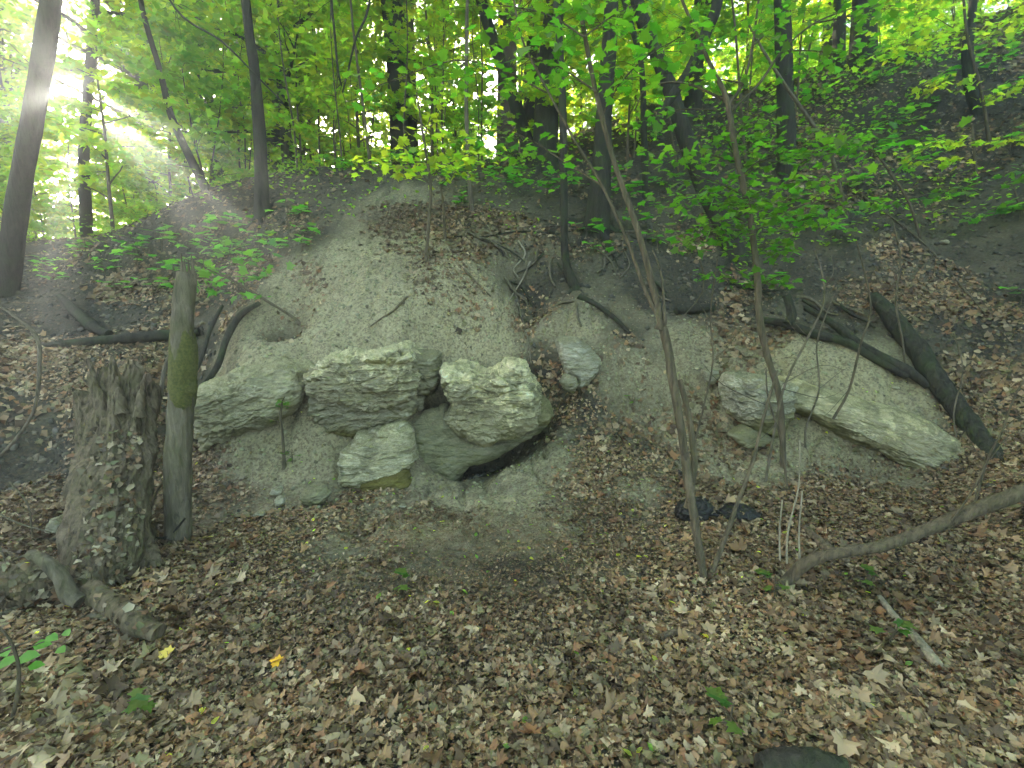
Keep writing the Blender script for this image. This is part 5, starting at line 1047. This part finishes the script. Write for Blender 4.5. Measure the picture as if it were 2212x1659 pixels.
shoot('twiggy bare shoot at the far right over the dead trunk', [(1900, 1330), (1960, 1180), (2060, 1120), (2110, 1000), (2160, 900), (2212, 840)], 2.6, 7, M_SAP, 20, [[(2110, 1000), (2150, 960), (2212, 950)], [(2160, 900), (2150, 860), (2130, 820)]]) if False else None

# ------------------------------------------------------------------ black crumpled bag on the leaves
def bag():
    p = G(1555, 1118); o = empty('black_bag', p, 'crumpled black bag lying on the leaves behind the forked sapling', 'bag')
    def lump(outline, Y, f, seed):
        g = Geo(); boulder_geo(g, outline, Y, f, f, e=.75, seed=seed, amp=.07, plate=.03, platesc=(5, 7, 9), NT=200, NP=100); return g
    m, nt, n, l, b = new_mat('black_nylon'); b.inputs['Base Color'].default_value = (.018, .016, .013, 1); b.inputs['Roughness'].default_value = .5; b.inputs['Specular IOR Level'].default_value = .3
    l.new(bump(nt, noise_n(nt, 14, 5, .6, objco(nt)).outputs[0], .6, .03), b.inputs['Normal'])
    link('body', lump([(1530, 1098), (1570, 1092), (1610, 1095), (1640, 1110), (1636, 1128), (1590, 1130), (1545, 1122)], p[1] + .05, .11, 5).mesh('body', [m], True, p), o)
    link('pocket', lump([(1466, 1102), (1485, 1085), (1520, 1076), (1535, 1092), (1520, 1112), (1500, 1128), (1470, 1126)], p[1] + .02, .10, 8).mesh('pocket', [m], True, p), o)
    g = Geo(); add_tube(g, px([(1500, 1120), (1540, 1112), (1580, 1126), (1620, 1134), (1650, 1122)], p[1] - .05), [.012] * 5, 6, sub=5); link('strap', g.mesh('strap', [m], True, p), o)
bag()
caught_leaves()
def shell():
    p = G(738, 1002); ol = [(736, 985), (741, 990), (743, 1003), (740, 1012), (733, 1012), (731, 1004), (734, 995)]
    m, nt, n, l, b = new_mat('white_plastic'); b.inputs['Base Color'].default_value = (.8, .8, .78, 1); b.inputs['Roughness'].default_value = .5
    g = Geo(); boulder_geo(g, ol, p[1] - .05, .02, .03, e=.8, seed=3, amp=.004, plate=.002, NT=40, NP=24); q = P(738, 1000, p[1] - .05)
    meta(link('shell', g.mesh('shell', [m], True, q), loc=q), 'small white shell-like scrap stuck to the soil left of the flat-faced slab', 'shell')
shell()
# two yellow leaves that stand out
def yleaf(u, v, w, label, col=(.75, .38, .03)):
    p = G(u, v) + np.array([0, 0, .025]); g = Geo(); put(g, MT[1], np.zeros((1, 3)), np.array([[.1, -.35, 1.]]), np.array([1.2]), np.array([pxw(w, u, v, p[1])]), np.array([col]))
    meta(link('fallen_leaf', g.mesh('fallen_leaf', [M_LITTER]), loc=p), label, 'leaf')
yleaf(606, 1440, 26, 'bright orange fallen leaf below the forked twig'); yleaf(368, 1422, 30, 'yellow curled fallen leaf left of the forked twig', (.6, .42, .08)); yleaf(1400, 1115, 1, 'x') if False else None
# ------------------------------------------------------------------ air: thin morning haze lit by the low sun
def haze():
    zlo = float(GZ.min()) - 1.0; zhi = float(GZ.max()) + 26
    x0, x1, y0, y1 = GX[0] - 1, GX[-1] + 1, GY[0] - 1, GY[-1] + 1
    V = np.array([(x, y, z) for z in (zlo, zhi) for y in (y0, y1) for x in (x0, x1)], float)
    F = np.array([[0, 2, 3, 1], [4, 5, 7, 6], [0, 1, 5, 4], [2, 6, 7, 3], [0, 4, 6, 2], [1, 3, 7, 5]])
    m = bpy.data.materials.new('haze_air'); m.use_nodes = True; nt = m.node_tree; nt.nodes.remove(nt.nodes['Principled BSDF'])
    v = nt.nodes.new('ShaderNodeVolumePrincipled'); v.inputs['Color'].default_value = (.95, .95, 1.0, 1); v.inputs['Density'].default_value = HAZE; v.inputs['Anisotropy'].default_value = .78
    nt.links.new(v.outputs[0], nt.nodes['Material Output'].inputs['Volume'])
    meta(link('haze', make_mesh('haze', V, [F], [m])), kind='stuff')
if HAZE > 0: haze()
